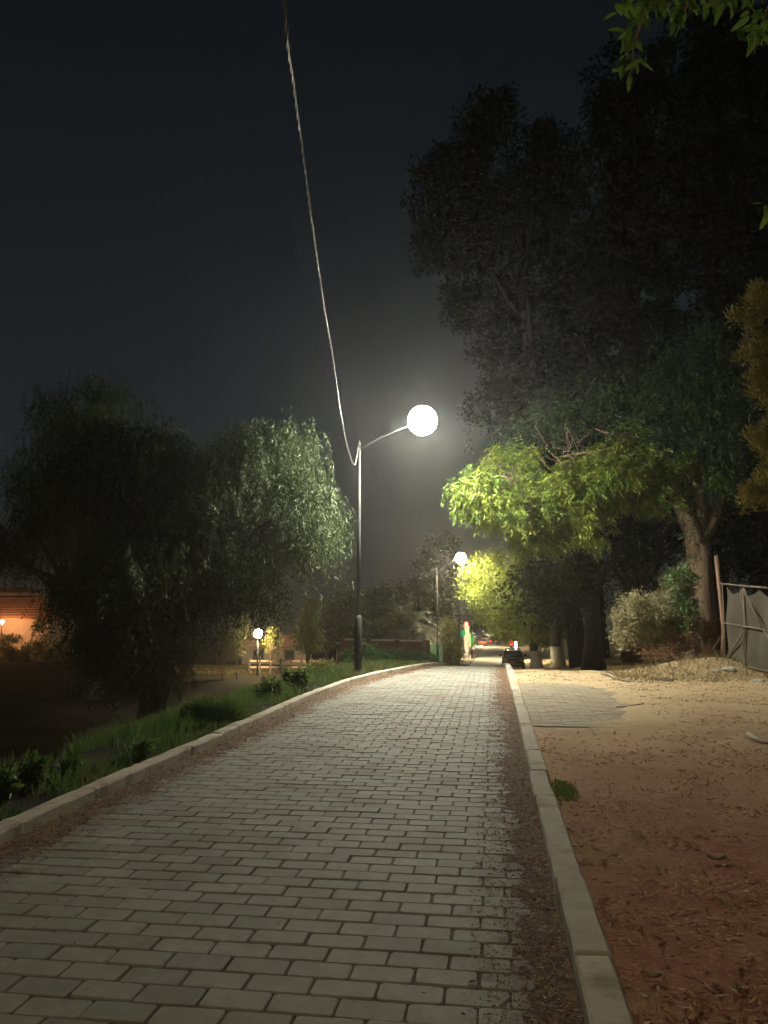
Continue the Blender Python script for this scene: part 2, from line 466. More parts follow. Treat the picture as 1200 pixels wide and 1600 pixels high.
def limb_tree(mb, base, fork, r0, targets, nside=8, wob=.25, flare=1.35, rfork=None, tip=.012):
    base = np.array(base, float); fork = np.array(fork, float); rf = rfork or r0 * .72
    pts = [base + (fork - base) * t + np.array([math.sin(t * 5 + base[0]), math.cos(t * 4 + base[1]), 0]) * .05 * r0 * 6 * t * (1 - t) for t in np.linspace(0, 1, 7)]
    rad = [r0 * (flare if i == 0 else 1.12 if i == 1 else 1) + (rf - r0) * i / 6 for i in range(7)]
    mb.tube(pts, rad, 12)
    for T in targets:
        T = np.array(T, float); ln = np.linalg.norm(T - fork); s = fork + (base - fork) * random.uniform(0, .12)
        mid = s * .5 + T * .5 + np.array([0, 0, .14 * ln]) + rng.normal(size=3) * wob * .25 * ln ** .7
        ps = []
        for t in np.linspace(0, 1, 7):
            ps.append((1 - t) ** 2 * s + 2 * t * (1 - t) * mid + t * t * T + rng.normal(size=3) * .03 * ln * (0 < t < 1) * wob)
        ra = rf * random.uniform(.38, .6)
        mb.tube(ps, [ra * (1 - t) ** .8 + tip for t in np.linspace(0, 1, 7)], nside)

# ================================================================== SETTING
xs = np.unique(np.concatenate([np.linspace(-330, -30, 26), np.linspace(-30, -9, 36), np.linspace(-9, -2.2, 60), np.linspace(-2.2, .5, 12), np.linspace(.4, 10, 150), np.linspace(10, 30, 40), np.linspace(30, 330, 26)]))
ys = np.unique(np.concatenate([np.linspace(-60, 1, 24), 1 + 25 * np.linspace(0, 1, 280) ** 1.5, np.linspace(26, 70, 90), np.linspace(70, 420, 60)]))
def ground_z(X, Y):
    z = np.where(X > -1.2, HR(np.maximum(X, XR + .05), Y), HL(np.minimum(X, XL(Y) - KW - .01), Y))
    under = (X > XL(Y) - KW * .6) & (X < XR + KW * .6)
    return np.where(under, zp(Y) - .14, z)
tag(grid_obj('ground', xs, ys, ground_z, 'ground'), kind='structure')

# road bed with its pavers, near part
def strip(name, y0, y1, n, xa, xb, dz, mat, nx=2):
    yv = np.linspace(y0, y1, n); tt = np.linspace(0, 1, nx)
    v = []; 
    for y in yv:
        a, b = float(xa(y)), float(xb(y))
        v += [(a + (b - a) * t, y, float(zp(y)) + dz) for t in tt]
    f = [(i * nx + k, i * nx + k + 1, (i + 1) * nx + k + 1, (i + 1) * nx + k) for i in range(n - 1) for k in range(nx - 1)]
    mb = MB().add(v, f); return mb.build(name, mat, smooth=True)
PAVE_END = 32.0
road = tag(strip('road', -12, PAVE_END, 90, lambda y: XL(y) - .02, lambda y: XR + .02, -.0085, 'joint', 4), kind='structure')
tag(strip('street', PAVE_END, 400, 160, lambda y: XL(y) - .02, lambda y: XR + .02 + 1.2 * sstep(60, 90, y), .0, 'street', 4), kind='structure')

PX, PY, JT = .268, .1475, .0075
def paver_verts(w, l, h=.06, cr=.010, ch=.005):
    v = []
    for z, i in ((-h, 0), (-ch, 0), (0, ch)):
        x, y, c = w / 2 - i, l / 2 - i, cr
        v += [(-x + c, -y, z), (x - c, -y, z), (x, -y + c, z), (x, y - c, z), (x - c, y, z), (-x + c, y, z), (-x, y - c, z), (-x, -y + c, z)]
    f = [(16, 17, 18, 19, 20, 21, 22, 23)]
    for k in range(2):
        f += [(k * 8 + i, k * 8 + (i + 1) % 8, k * 8 + 8 + (i + 1) % 8, k * 8 + 8 + i) for i in range(8)]
    return v, f

def set_tint(me, val):
    a = me.attributes.new('tint', 'FLOAT', 'FACE'); a.data.foreach_set('value', np.full(len(me.polygons), val, np.float32))

PAVER_MESH = []
for k in range(14):
    v, f = paver_verts(PX - JT - random.uniform(0, .006), PY - JT - random.uniform(0, .004), cr=random.uniform(.006, .014), ch=random.uniform(.003, .006))
    v = [(x + random.uniform(-.0025, .0025), y + random.uniform(-.002, .002), z) for x, y, z in v]
    me = bpy.data.meshes.new('paver'); me.from_pydata(v, [], f); me.update(); me.materials.append(M['paver']); set_tint(me, (k + .5) / 14)
    PAVER_MESH.append(me)

DUSTY_MESH = []
for me0 in PAVER_MESH:
    me = me0.copy(); me.materials.clear(); me.materials.append(M['paver_dusty']); DUSTY_MESH.append(me)

def lay(parent, cells, name, limit, mat='paver'):
    """cells: (x0, x1, y, z, slope); the first `limit` whole cells become objects, the rest one stuff mesh"""
    mb = MB(); tints = []; n = 0
    for (x0, x1, y, z, sl) in cells:
        dz = random.gauss(0, .0018); rx = sl + random.gauss(0, .008); ry = random.gauss(0, .005); rz = random.gauss(0, .006)
        whole = x1 - x0 > PX * .93
        if n < limit:
            if whole: me = random.choice(PAVER_MESH if mat == 'paver' else DUSTY_MESH)
            else:
                v, f = paver_verts(x1 - x0 - JT, PY - JT)
                me = bpy.data.meshes.new('paver'); me.from_pydata(v, [], f); me.update(); me.materials.append(M[mat]); set_tint(me, random.random())
            o = bpy.data.objects.new('paver', me); link(o, parent)
            o.location = ((x0 + x1) / 2, y, z + dz); o.rotation_euler = (rx, ry, rz); n += 1
        else:
            v, f = paver_verts(x1 - x0 - JT - random.uniform(0, .005), PY - JT - random.uniform(0, .004), cr=random.uniform(.006, .014))
            m4 = Matrix.Translation(((x0 + x1) / 2, y, z + dz)) @ Matrix.Rotation(rz, 4, 'Z') @ Matrix.Rotation(ry, 4, 'Y') @ Matrix.Rotation(rx, 4, 'X')
            mb.add([m4 @ Vector(p) for p in v], f); tints += [random.random()] * len(f)
    if mb.v:
        o = mb.build(name, mat, parent, world=False); o['kind'] = 'stuff'
        a = o.data.attributes.new('tint', 'FLOAT', 'FACE'); a.data.foreach_set('value', np.array(tints, np.float32))

cells = []
row = 0; y = 1.2
while y < PAVE_END:
    off = (row % 2) * PX / 2 + random.uniform(-.012, .012)
    x = XR + .01 - off
    xl = float(XL(y)) + .01; sl = math.atan((float(zp(y + .2)) - float(zp(y - .2))) / .4)
    a_end = XR - .005
    b = a_end; a = x if off > .05 else x - PX
    while b > xl + .05:
        a = max(a, xl)
        if b - a > .05: cells.append((a, b, y, float(zp(y)), sl))
        b = a; a -= PX
    row += 1; y += PY
def shown(c):
    p = np.array([(c[0] + c[1]) / 2, c[2], c[3]]) - CAM; d = p @ _f
    if d < .5: return False
    return -40 < 600 + FPX * (p @ _r) / d < 1240 and 800 - FPX * (p @ _u) / d < 1625
near = [c for c in cells if shown(c)]; hidden = [c for c in cells if not shown(c)]
near.sort(key=lambda c: (c[2] ** 2 + ((c[0] + c[1]) / 2) ** 2))
lay(road, near + hidden, 'paver_field', 300)

# kerbs: mortar strip with single stones
def kerb(name, xin, side, y0, y1, ynear, h=.115):
    """side -1: stones lie left of xin"""
    par = tag(strip(name, y0, y1, 150, (lambda y: xin(y) - KW + .01) if side < 0 else (lambda y: xin(y) + .01),
                    (lambda y: xin(y) - .01) if side < 0 else (lambda y: xin(y) + KW - .01), h - .035, 'kerb'), kind='structure')
    y = y0
    while y < ynear:
        ln = random.uniform(.88, 1.0); ye = min(y + ln, ynear + 1)
        mb = MB(); secs = []
        tl = random.gauss(0, .003); ox = random.gauss(0, .004)
        for t in (.003, .010, .15, .3, .45, .6, .75, .88, .990, .997):
            e_ = .006 if t in (.003, .997) else 0.0; yy = y + (ye - y) * t; xi = float(xin(yy)) + ox; z = float(zp(yy)); x0, x1 = (xi - KW, xi) if side < 0 else (xi, xi + KW)
            w = [random.gauss(0, .0016) for _ in range(6)]; hh = h + tl - e_ - (.006 if random.random() < .08 else 0)
            secs.append([(x0 + w[0], yy, z - .1), (x0 + w[0], yy, z + hh - .012 + w[4]), (x0 + .012 + w[1], yy, z + hh + w[2]), (x1 - .012 + w[1], yy, z + hh + w[3]), (x1 + w[5], yy, z + hh - .014 + w[4]), (x1 + w[5] * .5, yy, z - .1)])
        st = mb.loft(secs).build('kerb_stone', 'kerb', par, world=False); set_tint(st.data, random.random())
        y = ye
    return par
kerb('kerb', XL, -1, 3.0, 60, 32)
kerb('kerb', lambda y: XR + 0 * y, 1, 1.6, 60, 30)

# drifted dirt in both gutters: a low bank against each kerb that feathers out over the pavers
def drift(xin, side, y0, y1, wfun, hmax, seed):
    yv = y0 + (y1 - y0) * np.linspace(0, 1, 620) ** 1.6; tv = np.linspace(0, 1, 30); v = []
    for y in yv:
        w = wfun(y) * (.65 + .75 * float(vnoise(y, seed, .55, seed)))
        for t in tv:
            x = float(xin(y)) + side * t * w * 1.5
            zz = hmax * (1 - t / .72) * (1 if t < .72 else .8) + .009 * (float(vnoise(x, y, .045, seed + 1)) - .5) + .012 * (float(vnoise(x, y, .11, seed + 3)) - .5) + .018 * (float(vnoise(x, y, .3, seed + 2)) - .5)
            v.append((x, y, float(zp(y)) + zz + .002))
    n = len(tv); f = [(i * n + k, i * n + k + 1, (i + 1) * n + k + 1, (i + 1) * n + k) for i in range(len(yv) - 1) for k in range(n - 1)]
    if side < 0: f = [q[::-1] for q in f]
    o = MB().add(v, f).build('gutter_dirt', 'gutter', smooth=True); return tag(o, kind='structure')
drift(lambda y: XR, -1, 1.6, 26, lambda y: .17 + .03 * math.sin(y), .022, 5)
drift(XL, 1, 3.0, 26, lambda y: .17, .022, 11)

# paved apron in the yard, on the right of the kerb
apron_x0, apron_y0, apron_y1 = XR + KW + .03, 10.45, 16.6
def apz(y): return float(zp(y)) + .050
def ap_lim(y): return float(np.interp(y, [10.4, 11.2, 12.5, 14, 15.5, 16.6], [1.45, 1.75, 2.15, 2.3, 2.2, 1.7]))
av = []
for yy in np.linspace(apron_y0, apron_y1, 16): av += [(apron_x0, yy, apz(yy) - .004), (ap_lim(yy) - .1, yy, apz(yy) - .004)]
apron = tag(MB().add(av, [(2 * i, 2 * i + 1, 2 * i + 3, 2 * i + 2) for i in range(15)]).build('apron', 'sand'), kind='structure')
ac = []; row = 0; y = apron_y0 + .1
while y < apron_y1:
    x = apron_x0 - (row % 2) * PX / 2
    lim = ap_lim(y) + random.uniform(-.15, .2)
    while x + PX < lim:
        ac.append((max(x, apron_x0), x + PX, y, apz(y), 0))
        x += PX
    row += 1; y += PY
lay(apron, ac, 'paver_field', 260, 'paver_dusty')
MB().box(((apron_x0 + 1.5) / 2, apron_y0 - .02, apz(apron_y0) - .037), (1.5 - apron_x0, .08, .09), bev=.01).build('edge_strip', 'kerb', apron, world=False)

# ================================================================== STREET LAMPS AND CABLES
def street_lamp(base, lamp_pos, htop, label, lens='lamp_white', conduit=True, group='street lamps along the paved road'):
    base = np.array(base, float); lamp_pos = np.array(lamp_pos, float)
    e = empty('street_lamp', base, label, 'street lamp', group)
    x, y, z = base
    MB().box((x, y, z + .02), (.30, .30, .05), bev=.008).build('base_plate', 'pole', e)
    MB().tube([(x, y, z), (x, y, z + 1.35), (x, y, z + 1.42)], [.085, .080, .058], 14).build('lower_shaft', 'pole', e, smooth=True)
    MB().tube([(x, y, z + 1.38), (x, y, z + htop)], [.055, .038], 12).build('pole', 'galv' if False else 'pole', e, smooth=True)
    MB().lathe((x, y, z + htop), [(.042, 0), (.042, .03), (.02, .06), (.012, .11)], 10).build('finial', 'pole', e)
    top = np.array([x, y, z + htop - .12]); dv = lamp_pos - top
    pts = [top + dv * t + np.array([0, 0, .05 * math.sin(math.pi * t)]) for t in np.linspace(0, .93, 9)]
    MB().tube(pts, [.024] * 9, 8).build('arm', 'pole', e, smooth=True)
    if conduit:
        MB().tube([(x - .10, y - .02, z), (x - .10, y - .02, z + 2.2), (x - .05, y, z + 2.3)], .014, 6).build('conduit', 'pole', e)
        MB().box((x - .095, y - .03, z + .42), (.07, .07, .16), bev=.006).build('junction_box', 'pole', e)
    hd = MB().lathe(lamp_pos, [(.15, .345), (.16, .36), (.14, .39), (.09, .41), (.05, .42), (.04, .45)], 20).build('lamp_head', 'galv', e, smooth=True)
    prof = [(.36 * math.sin(a), .02 - .36 * math.cos(a)) for a in np.linspace(.10, math.pi * .86, 12)]  # globe enlarged past real size, its shape standing in for the lamp's bloom
    MB().lathe(lamp_pos, prof, 16).build('lens', lens, hd)
    return e

L1B = gat(560, 1053); d1 = (L1B - CAM) @ _f
L1 = at(660, 658, d1 + .1)
street_lamp(L1B, L1, 5.72, 'nearest lit street lamp, tall dark pole at the left kerb with bright white head')
P2 = on_ground(683, 50.0); top2 = at(683, 888, 50)[2] - P2[2]
L2 = at(720, 872, 50.5)
street_lamp(P2, L2, top2, 'second lit street lamp beyond the road crest, left of the overhanging bright foliage', 'lamp_second', False)
# the lamp whose light falls from behind the camera; the overhead cable runs to it
L0B = np.array([XR + KW + .35, -11.0, .04])
street_lamp(L0B, np.array([-.9, -10.8, 6.3]), 5.72, 'street lamp behind the viewer at the right kerb', 'lamp_rear', False)
# lamps farther down the street
P3 = on_ground(717, 66.0); h3 = at(717, 936, 66)[2] - P3[2]
def plain_pole(base, h, r, label, name='utility_pole', cat='pole'):
    e = empty(name, base, label, cat)
    MB().tube([base, base + np.array([0, 0, h])], [r, r * .7], 10).build('shaft', 'pole', e, smooth=True)
    MB().lathe(base + np.array([0, 0, h]), [(r * .9, 0), (r * .9, .05), (r * .4, .1)], 10).build('cap', 'pole', e)
    return e
p3 = plain_pole(P3, h3, .07, 'slim dark pole carrying a small teal board past the crest')
c = at(716.5, 991, 65.8)
MB().box(c, (.52, .05, .52), bev=.01).build('board', 'sign_teal', p3)
MB().box(c + np.array([.42, .06, .12]), (.30, .04, .42), bev=.01).build('side_board', 'sign_green', p3)
P4 = on_ground(736.5, 84.0); h4 = at(736, 962, 84)[2] - P4[2]
p4 = plain_pole(P4, h4, .06, 'slim dark pole with upright yellow and green banner board')
c = at(734.2, 1000, 83.9)
MB().box(c, (.24, .05, 1.35), bev=.01).build('banner', 'sign_yellow', p4)
MB().box(at(738.2, 1000, 84.1), (.22, .05, 1.25), bev=.01).build('banner', 'sign_green', p4)
for i, (px, d, lab) in enumerate(((708, 88, 'distant street lamp on the right of the street behind the foliage'), (742, 150, 'far street lamp nearest the bright house fronts'), (752, 215, 'farthest street lamp at the end of the street'))):
    b = on_ground(px + 12, d); b[0] = -3.2 if i else 2.4; b[2] = float(H(b[0], b[1]))
    street_lamp(b, b + np.array([1.6 if i else -1.6, 0, 5.6]), 5.1, lab, 'lamp_far', False, 'street lamps down the far street')

def cable(name, pts, r, label, group=None, mat='cable'):
    pts = [np.array(p, float) for p in pts]
    # Catmull-Rom
    Q = [pts[0]] + pts + [pts[-1]]; out = []
    for i in range(1, len(Q) - 2):
        for t in np.linspace(0, 1, 22, endpoint=False):
            a, b, c_, d_ = Q[i - 1], Q[i], Q[i + 1], Q[i + 2]
            out.append(.5 * ((2 * b) + (-a + c_) * t + (2 * a - 5 * b + 4 * c_ - d_) * t * t + (-a + 3 * b - 3 * c_ + d_) * t ** 3))
    out.append(pts[-1])
    # resample evenly for the twist of the two strands
    out = np.array(out); seg = np.r_[0, np.cumsum(np.linalg.norm(np.diff(out, axis=0), axis=1))]
    n = int(seg[-1] / .055); s = np.linspace(0, seg[-1], n)
    C = np.stack([np.interp(s, seg, out[:, k]) for k in range(3)], 1)
    T = unit(np.gradient(C, axis=0)); A = unit(np.cross(T, np.array([.3, 0, 1.0]))); B = np.cross(T, A)
    e = empty(name, pts[0], label, 'cable', group)
    for k in range(2):
        ph = s / .42 * 2 * math.pi + k * math.pi
        MB().tube(C + r * .95 * (A * np.cos(ph)[:, None] + B * np.sin(ph)[:, None]), r, 6).build('strand', mat, e, smooth=True)
    return e
ptop = np.array([L1B[0], L1B[1], L1B[2] + 5.66])
cable('overhead_cable', [ptop + np.array([-.03, 0, 0]), at(557, 716, 18.6), at(553, 726, 18.3), at(543, 700, 17.6), at(532, 645, 15.8), at(519, 555, 13.2), at(505, 470, 11.2), at(489, 360, 9.2), at(471, 225, 7.4), at(458, 130, 6.3), at(444, 0, 5.2), np.array([-.75, 2.0, 6.0]), np.array([.0, -4.0, 5.9]), np.array([L0B[0], L0B[1], 5.7])], .0085,
      'twisted overhead cable hanging slack from the near lamp pole and crossing the sky')
p2top = P2 + np.array([0, 0, top2 - .05])
cable('overhead_cable', [p2top, at(676, 894, 49), at(664, 896, 47.5), at(652, 886, 45.5), at(642, 872, 43.5), at(634, 858, 41.5), at(618, 820, 36), at(590, 745, 25), ptop + np.array([.02, .03, -.02])], .003,
      'overhead cable dipping just beside the second lamp pole', None, 'cable_black')

# ================================================================== HELPERS FOR PLANTS
def lit_tree(name, label, base, fork, r0, blobs, nclump, per, kind, mat, bark='bark', cat='tree', group=None, nlimb=16, ntwig=40, leaf=(.1, .035), sig=.28, extra=None, trunk_smooth=True):
    e = empty(name, base, label, cat, group)
    C, d = blob_clumps(blobs, nclump)
    mb = MB(); limb_tree(mb, base, fork, r0, C[:nlimb])
    fk = np.array(fork)
    for q in range(ntwig):
        i = random.randrange(nclump); j = int(np.argmin(np.linalg.norm(C[:nlimb] - C[i], axis=1)))
        s = C[j] * .55 + fk * .45 + rng.normal(size=3) * .1; t = C[i]
        m_ = (s + t) / 2 + rng.normal(size=3) * .25
        mb.tube([s, m_, t], [.03, .018, .006], 5)
    mb.build('trunk', bark, e, smooth=trunk_smooth)
    idx = np.repeat(np.arange(nclump), per); n = len(idx)
    P = C[idx] + np.clip(rng.normal(size=(n, 3)), -1.5, 1.5) * sig * np.array([1, 1, .8])
    ct = rng.random(nclump)[idx]
    if kind == 'compound':
        D = unit(d[idx] * .6 + rng.normal(size=(n, 3)) * .6 + np.array([0, 0, -.25]))
        V = compound(P, D, 7, leaf[0] * 2.2, leaf[0], leaf[1]); tint = np.tile(ct * .6 + .4 * rng.random(n), 7)
    elif kind == 'hang':
        D = unit(np.array([0, 0, -1.0]) + rng.normal(size=(n, 3)) * .35)
        V = leaf_quads(P, D, leaf[0] * (.6 + .8 * rng.random(n)), leaf[1] * (.7 + .6 * rng.random(n))); tint = ct * .6 + .4 * rng.random(n)
    else:
        D = unit(d[idx] * .5 + rng.normal(size=(n, 3)) + np.array([0, 0, -.2]))
        V = leaf_quads(P, D, leaf[0] * (.6 + .8 * rng.random(n)), leaf[1] * (.7 + .6 * rng.random(n))); tint = ct * .6 + .4 * rng.random(n)
    quads_obj('crown', V, mat, e, tint)
    return e

def B(px, py, d, rx, ry=None, rz=None):
    return (at(px, py, d), (rx, ry or rx, rz or rx))

# ================================================================== TREES, LEFT
def pepper(label, basepx, d, blobs, nstr, ntw, k=1.0, group='weeping trees left of the road'):
    base = on_ground(basepx, d); base[2] -= .1; fork = base + np.array([.3, 0, 3.2])
    e = empty('pepper_tree', base, label, 'tree', group)
    C, dd = blob_clumps(blobs, 150)
    mb = MB(); limb_tree(mb, base, fork, .42, C[:26], wob=.6)
    for q in range(ntw):
        i = random.randrange(150); j = int(np.argmin(np.linalg.norm(C[:26] - C[i], axis=1)))
        s = C[j] * .7 + fork * .3; mb.tube([s, (s + C[i]) / 2 + rng.normal(size=3) * .25 + np.array([0, 0, .2]), C[i]], [.05, .03, .01], 5)
    mb.build('trunk', 'barkdark', e, smooth=True)
    # hanging strands of narrow leaflets
    i = rng.integers(0, 150, nstr); S0 = C[i] + np.clip(rng.normal(size=(nstr, 3)), -1.6, 1.6) * np.array([.55, .55, .35]) * k
    ln = (.5 + 1.0 * rng.random(nstr)) * k; K = 15; ks = k; sway = rng.normal(size=(nstr, 3)) * .16; out = []; tn = []
    ct = rng.random(150)[i]
    for k in range(K):
        t = (k + rng.random(nstr)) / K
        p = S0 + np.array([0, 0, -1.0]) * (ln * t)[:, None] + sway * (t * (2 - t))[:, None] * ln[:, None] * 1.6
        D = unit(rng.normal(size=(nstr, 3)) * np.array([1, 1, .4]) * .75 + np.array([0, 0, -1.0]))
        out.append(leaf_quads(p, D, (.13 + .09 * rng.random(nstr)) * ks ** .8, (.026 + .018 * rng.random(nstr)) * ks ** .8)); tn.append(.6 * ct + .4 * rng.random(nstr))
    quads_obj('crown', np.concatenate(out), 'leaf_pepper', e, np.concatenate(tn))
    return e
DL = 19.9
KD = DL / 25.0
pepper('large weeping tree left of the road, its right side lit by the near lamp', 240, DL + .8,
       [B(235, 690, DL + 1.0, 1.6 * KD, 1.6 * KD, 1.2 * KD), B(445, 800, DL + -0.36, 1.5 * KD, 1.8 * KD, 2.0 * KD), B(470, 720, DL + 0.00, 1.1 * KD, 1.5 * KD, 1.1 * KD), B(420, 690, DL + 0.00, 1.7 * KD, 2.0 * KD, 1.2 * KD), B(360, 790, DL + 0.60, 2.4 * KD, 2.4 * KD, 2.6 * KD), B(270, 760, DL + 1.20, 2.6 * KD, 3 * KD, 2.8 * KD),
        B(400, 880, DL + 0.00, 1.6 * KD, 1.8 * KD, 1.4 * KD), B(485, 800, DL + -0.30, .9 * KD, 1.2 * KD, 1.6 * KD), B(250, 900, DL + 0.60, 3.2 * KD, 3 * KD, 2.2 * KD), B(150, 720, DL + 1.20, 1.6 * KD, 2 * KD, 1.8 * KD), B(225, 985, DL + 0.30, 1.9 * KD, 2.0 * KD, 1.5 * KD), B(230, 1020, DL + 0.00, 1.9 * KD, 1.8 * KD, .8 * KD)], 11000, 70, k=KD)
pepper('dark weeping tree at the far left, its top bulging above the others', 150, 33,
       [B(140, 640, 33, 2.1, 2.0, 1.9), B(95, 760, 33, 2.4, 2.5, 2.8), B(20, 845, 34, 2.4, 2.2, 1.1), B(175, 900, 33, 2.2, 2.4, 2.6), B(180, 790, 33, 2.6, 2.5, 2.8)], 6500, 40)
lit_tree('conical_tree', 'yellowish clipped conical tree in the park', on_ground(482, 40), on_ground(482, 40) + np.array([0, 0, .8]), .1,
         [B(482, 1000, 40, .75, .75, .7), B(482, 975, 40, .62, .62, .7), B(484, 950, 40, .36, .36, .5)], 130, 70, 'leaf', 'leaf_hedge', 'barkdark', leaf=(.10, .05), sig=.14, nlimb=8, ntwig=4)
lit_tree('dark_tree', 'dark round tree behind the near lamp pole', on_ground(530, 44), on_ground(530, 44) + np.array([0, 0, 1.6]), .2,
         [B(530, 965, 44, 1.5, 1.5, 1.3), B(515, 990, 44, 1.2, 1.2, 1.0), B(560, 985, 45, 1.2, 1.2, .9), B(545, 935, 45, 1.0, 1.0, .8)], 140, 60, 'leaf', 'leaf_dark', 'barkdark', leaf=(.16, .07), sig=.3)
for px, py, d, s, lab in ((372, 1000, 43, .8, 'thin leafy sapling just left of the park globe lamp'), (425, 1008, 46, .55, 'small sapling just right of the park globe lamp'), (350, 1015, 42, .7, 'small dim sapling farthest left in the park')):
    b = on_ground(px, d)
    lit_tree('sapling', lab, b, b + np.array([0, 0, .8]), .04, [B(px, py, d, s, s, s * 1.1), B(px + 5, py - 30 * s, d, s * .6, s * .6, s * .9)], 60, 26, 'leaf', 'leaf_hedge', 'bark', leaf=(.12, .05), sig=.14, nlimb=8, ntwig=12, group='park saplings')

# palm
pb = on_ground(632, 47)
palm = empty('palm_tree', pb, 'dark date palm with arching fronds left of the second pole', 'palm tree')
crown_c = at(632, 985, 47)
MB().tube([pb - np.array([0, 0, .2]), (pb + crown_c) / 2, crown_c], [.42, .34, .40], 12).build('trunk', 'barkdark', palm, smooth=True)
def frond_mesh(ln, arch, seed):
    r_ = np.random.default_rng(seed); K = 26; V = []; pts = []
    for k in range(K + 1):
        t = k / K; pts.append(np.array([ln * (t - .18 * arch * t * t), 0, ln * (arch * .55 * t - arch * .95 * t * t)]))
    for k in range(2, K):
        p = pts[k]; T = unit(pts[k + 1] - pts[k - 1]); w = .62 * math.sin(math.pi * min(1, k / K * .92 + .1)) ** .6 * ln * .26
        for s in (-1, 1):
            for q in range(2):
                D = unit(T * .75 + np.array([0, s, 0]) + np.array([0, 0, -.25 + r_.normal() * .15])); pp = p + T * ln / K * .5 * q
                V.append([pp, pp + D * w * .5 + T * .022, pp + D * w + np.array([0, 0, -.05 * w]), pp + D * w * .5 - T * .022])
    for k in range(0, K, 2):
        a, b = pts[k], pts[k + 2]; h_ = np.array([0, .022 * (1 - k / K) + .005, 0]); V.append([a - h_, a + h_, b + h_ * .9, b - h_ * .9])
    V = np.array(V); o = quads_obj('frond', V, 'leaf_palm'); me = o.data; bpy.data.objects.remove(o); return me
FM = [frond_mesh(3.1, a, i) for i, a in enumerate((.7, 1.0, 1.3))]
for k in range(46):
    o = bpy.data.objects.new('frond', FM[k % 3]); link(o, palm)
    o.location = tuple(crown_c - pb); el = random.uniform(-.35, 1.25)
    o.rotation_euler = (random.gauss(0, .15), -el * .8 - .1, random.uniform(0, 6.28)); s_ = random.uniform(.8, 1.1); o.scale = (s_, s_, s_)

# ================================================================== TREES, RIGHT
TB = on_ground(1096, 21.6); TF = at(1090, 850, 21.6)
ash = empty('ash_tree', TB, 'big tree right of the road with thick rough trunk and brightly lit green branches', 'tree')
ash_blobs = [B(745, 765, 19.6, .55, .7, .55), B(775, 775, 19.7, .75, .8, .6), B(810, 790, 19.8, .8, 1.0, .65), B(850, 790, 20, .9, 1.1, .85), B(895, 775, 20.2, 1.0, 1.1, .9), B(840, 840, 20, .7, .8, .35),
             B(940, 745, 20.4, .95, 1.1, .9), B(975, 720, 20.4, .8, 1.0, .7), B(915, 810, 20, .75, .9, .5), B(985, 690, 20.8, .6, .8, .45), B(800, 720, 21, .9, 1.0, .4), B(1010, 760, 20.6, .5, .8, .6), B(1045, 725, 20.4, .55, .5, .5), B(1035, 800, 20.1, .3, .3, .35), B(1100, 745, 20.6, .5, .5, .4)]
ash_blobs = [(c_ + _f * 1.3 + (c_ - CAM - _f * ((c_ - CAM) @ _f)) * (1.3 / ((c_ - CAM) @ _f)), (r_[0], r_[1] * .8, r_[2])) for c_, r_ in ash_blobs]
C, dd = blob_clumps(ash_blobs, 330)
mb = MB()
mb.tube([TB - np.array([0, 0, .3]), TB + (TF - TB) * .06, TB + (TF - TB) * .3, TB + (TF - TB) * .65, TF], [.62, .5, .42, .37, .30], 18)
hubL = at(1040, 740, 21.6); hubR = at(1125, 775, 22.0); hubU = at(1092, 730, 21.9)
for a, b_, r_ in ((TF, hubL, .27), (TF, hubR, .25), (TF, hubU, .22)):
    ext = [] if b_ is hubL else [b_ + (b_ - a) * .15 + np.array([.2, .3, 0]), b_ + (b_ - a) * .3 + np.array([.2, .5, .1])]
    mb.tube([a - np.array([0, 0, .55]), a + (b_ - a) * .12, (a + b_) / 2 + np.array([.05, 0, -.1]), b_] + ext, [r_ * 1.05, r_, r_ * .8, r_ * .6] + [r_ * .3, .02][:len(ext)], 12)
armh = [at(960, 735, 21.7), at(880, 760, 21.4), at(800, 770, 21.1), at(745, 768, 20.9)]
mb.tube([hubL] + armh, [.15, .10, .07, .045, .015], 8)
mb.tube([hubL, at(985, 690, 21.9), at(930, 670, 21.8)], [.12, .07, .02], 8)
mb.tube([hubL, at(960, 790, 21.5), at(900, 820, 21.3), at(845, 838, 21.2)], [.11, .07, .04, .012], 8)
hubs = [hubL] + armh + [at(985, 690, 21.9), at(960, 790, 21.5), at(900, 820, 21.3)]
for i in range(120):
    j = int(np.argmin([np.linalg.norm(h_ - C[i]) for h_ in hubs])); s = hubs[j]
    mb.tube([s, (s + C[i]) / 2 + rng.normal(size=3) * .12, C[i]], [.028, .016, .005], 5)
mb.build('trunk', 'bark', ash, smooth=True)
# bare twigs above the lit foliage
mb = MB()
for i in range(13):
    s = at(random.uniform(850, 905), random.uniform(690, 730), 20.8 + random.uniform(-.5, .5)); t = s + np.array([random.uniform(-.7, .5), random.uniform(-.4, .4), random.uniform(.0, .9)])
    m_ = (s + t) / 2 + rng.normal(size=3) * .14; mb.tube([s, m_, t, t + rng.normal(size=3) * .18], [.012, .009, .006, .003], 5)
mb.tube([hubL, at(960, 700, 21.5), at(880, 712, 21.5)], [.05, .03, .012], 7)
mb.build('bare_twigs', 'bark', ash, smooth=True)
idx = np.repeat(np.arange(330), 26); n = len(idx)
P = C[idx] + rng.normal(size=(n, 3)) * np.array([.16, .16, .12])
D = unit(dd[idx] * .5 + rng.normal(size=(n, 3)) * .6 + np.array([0, 0, -.35])); ct = rng.random(330)[idx]
V = compound(P, D, 7, .25, .145, .046); tn = np.tile(ct * .6 + .4 * rng.random(n), 7)
quads_obj('crown', V, 'leaf_ash', ash, tn)
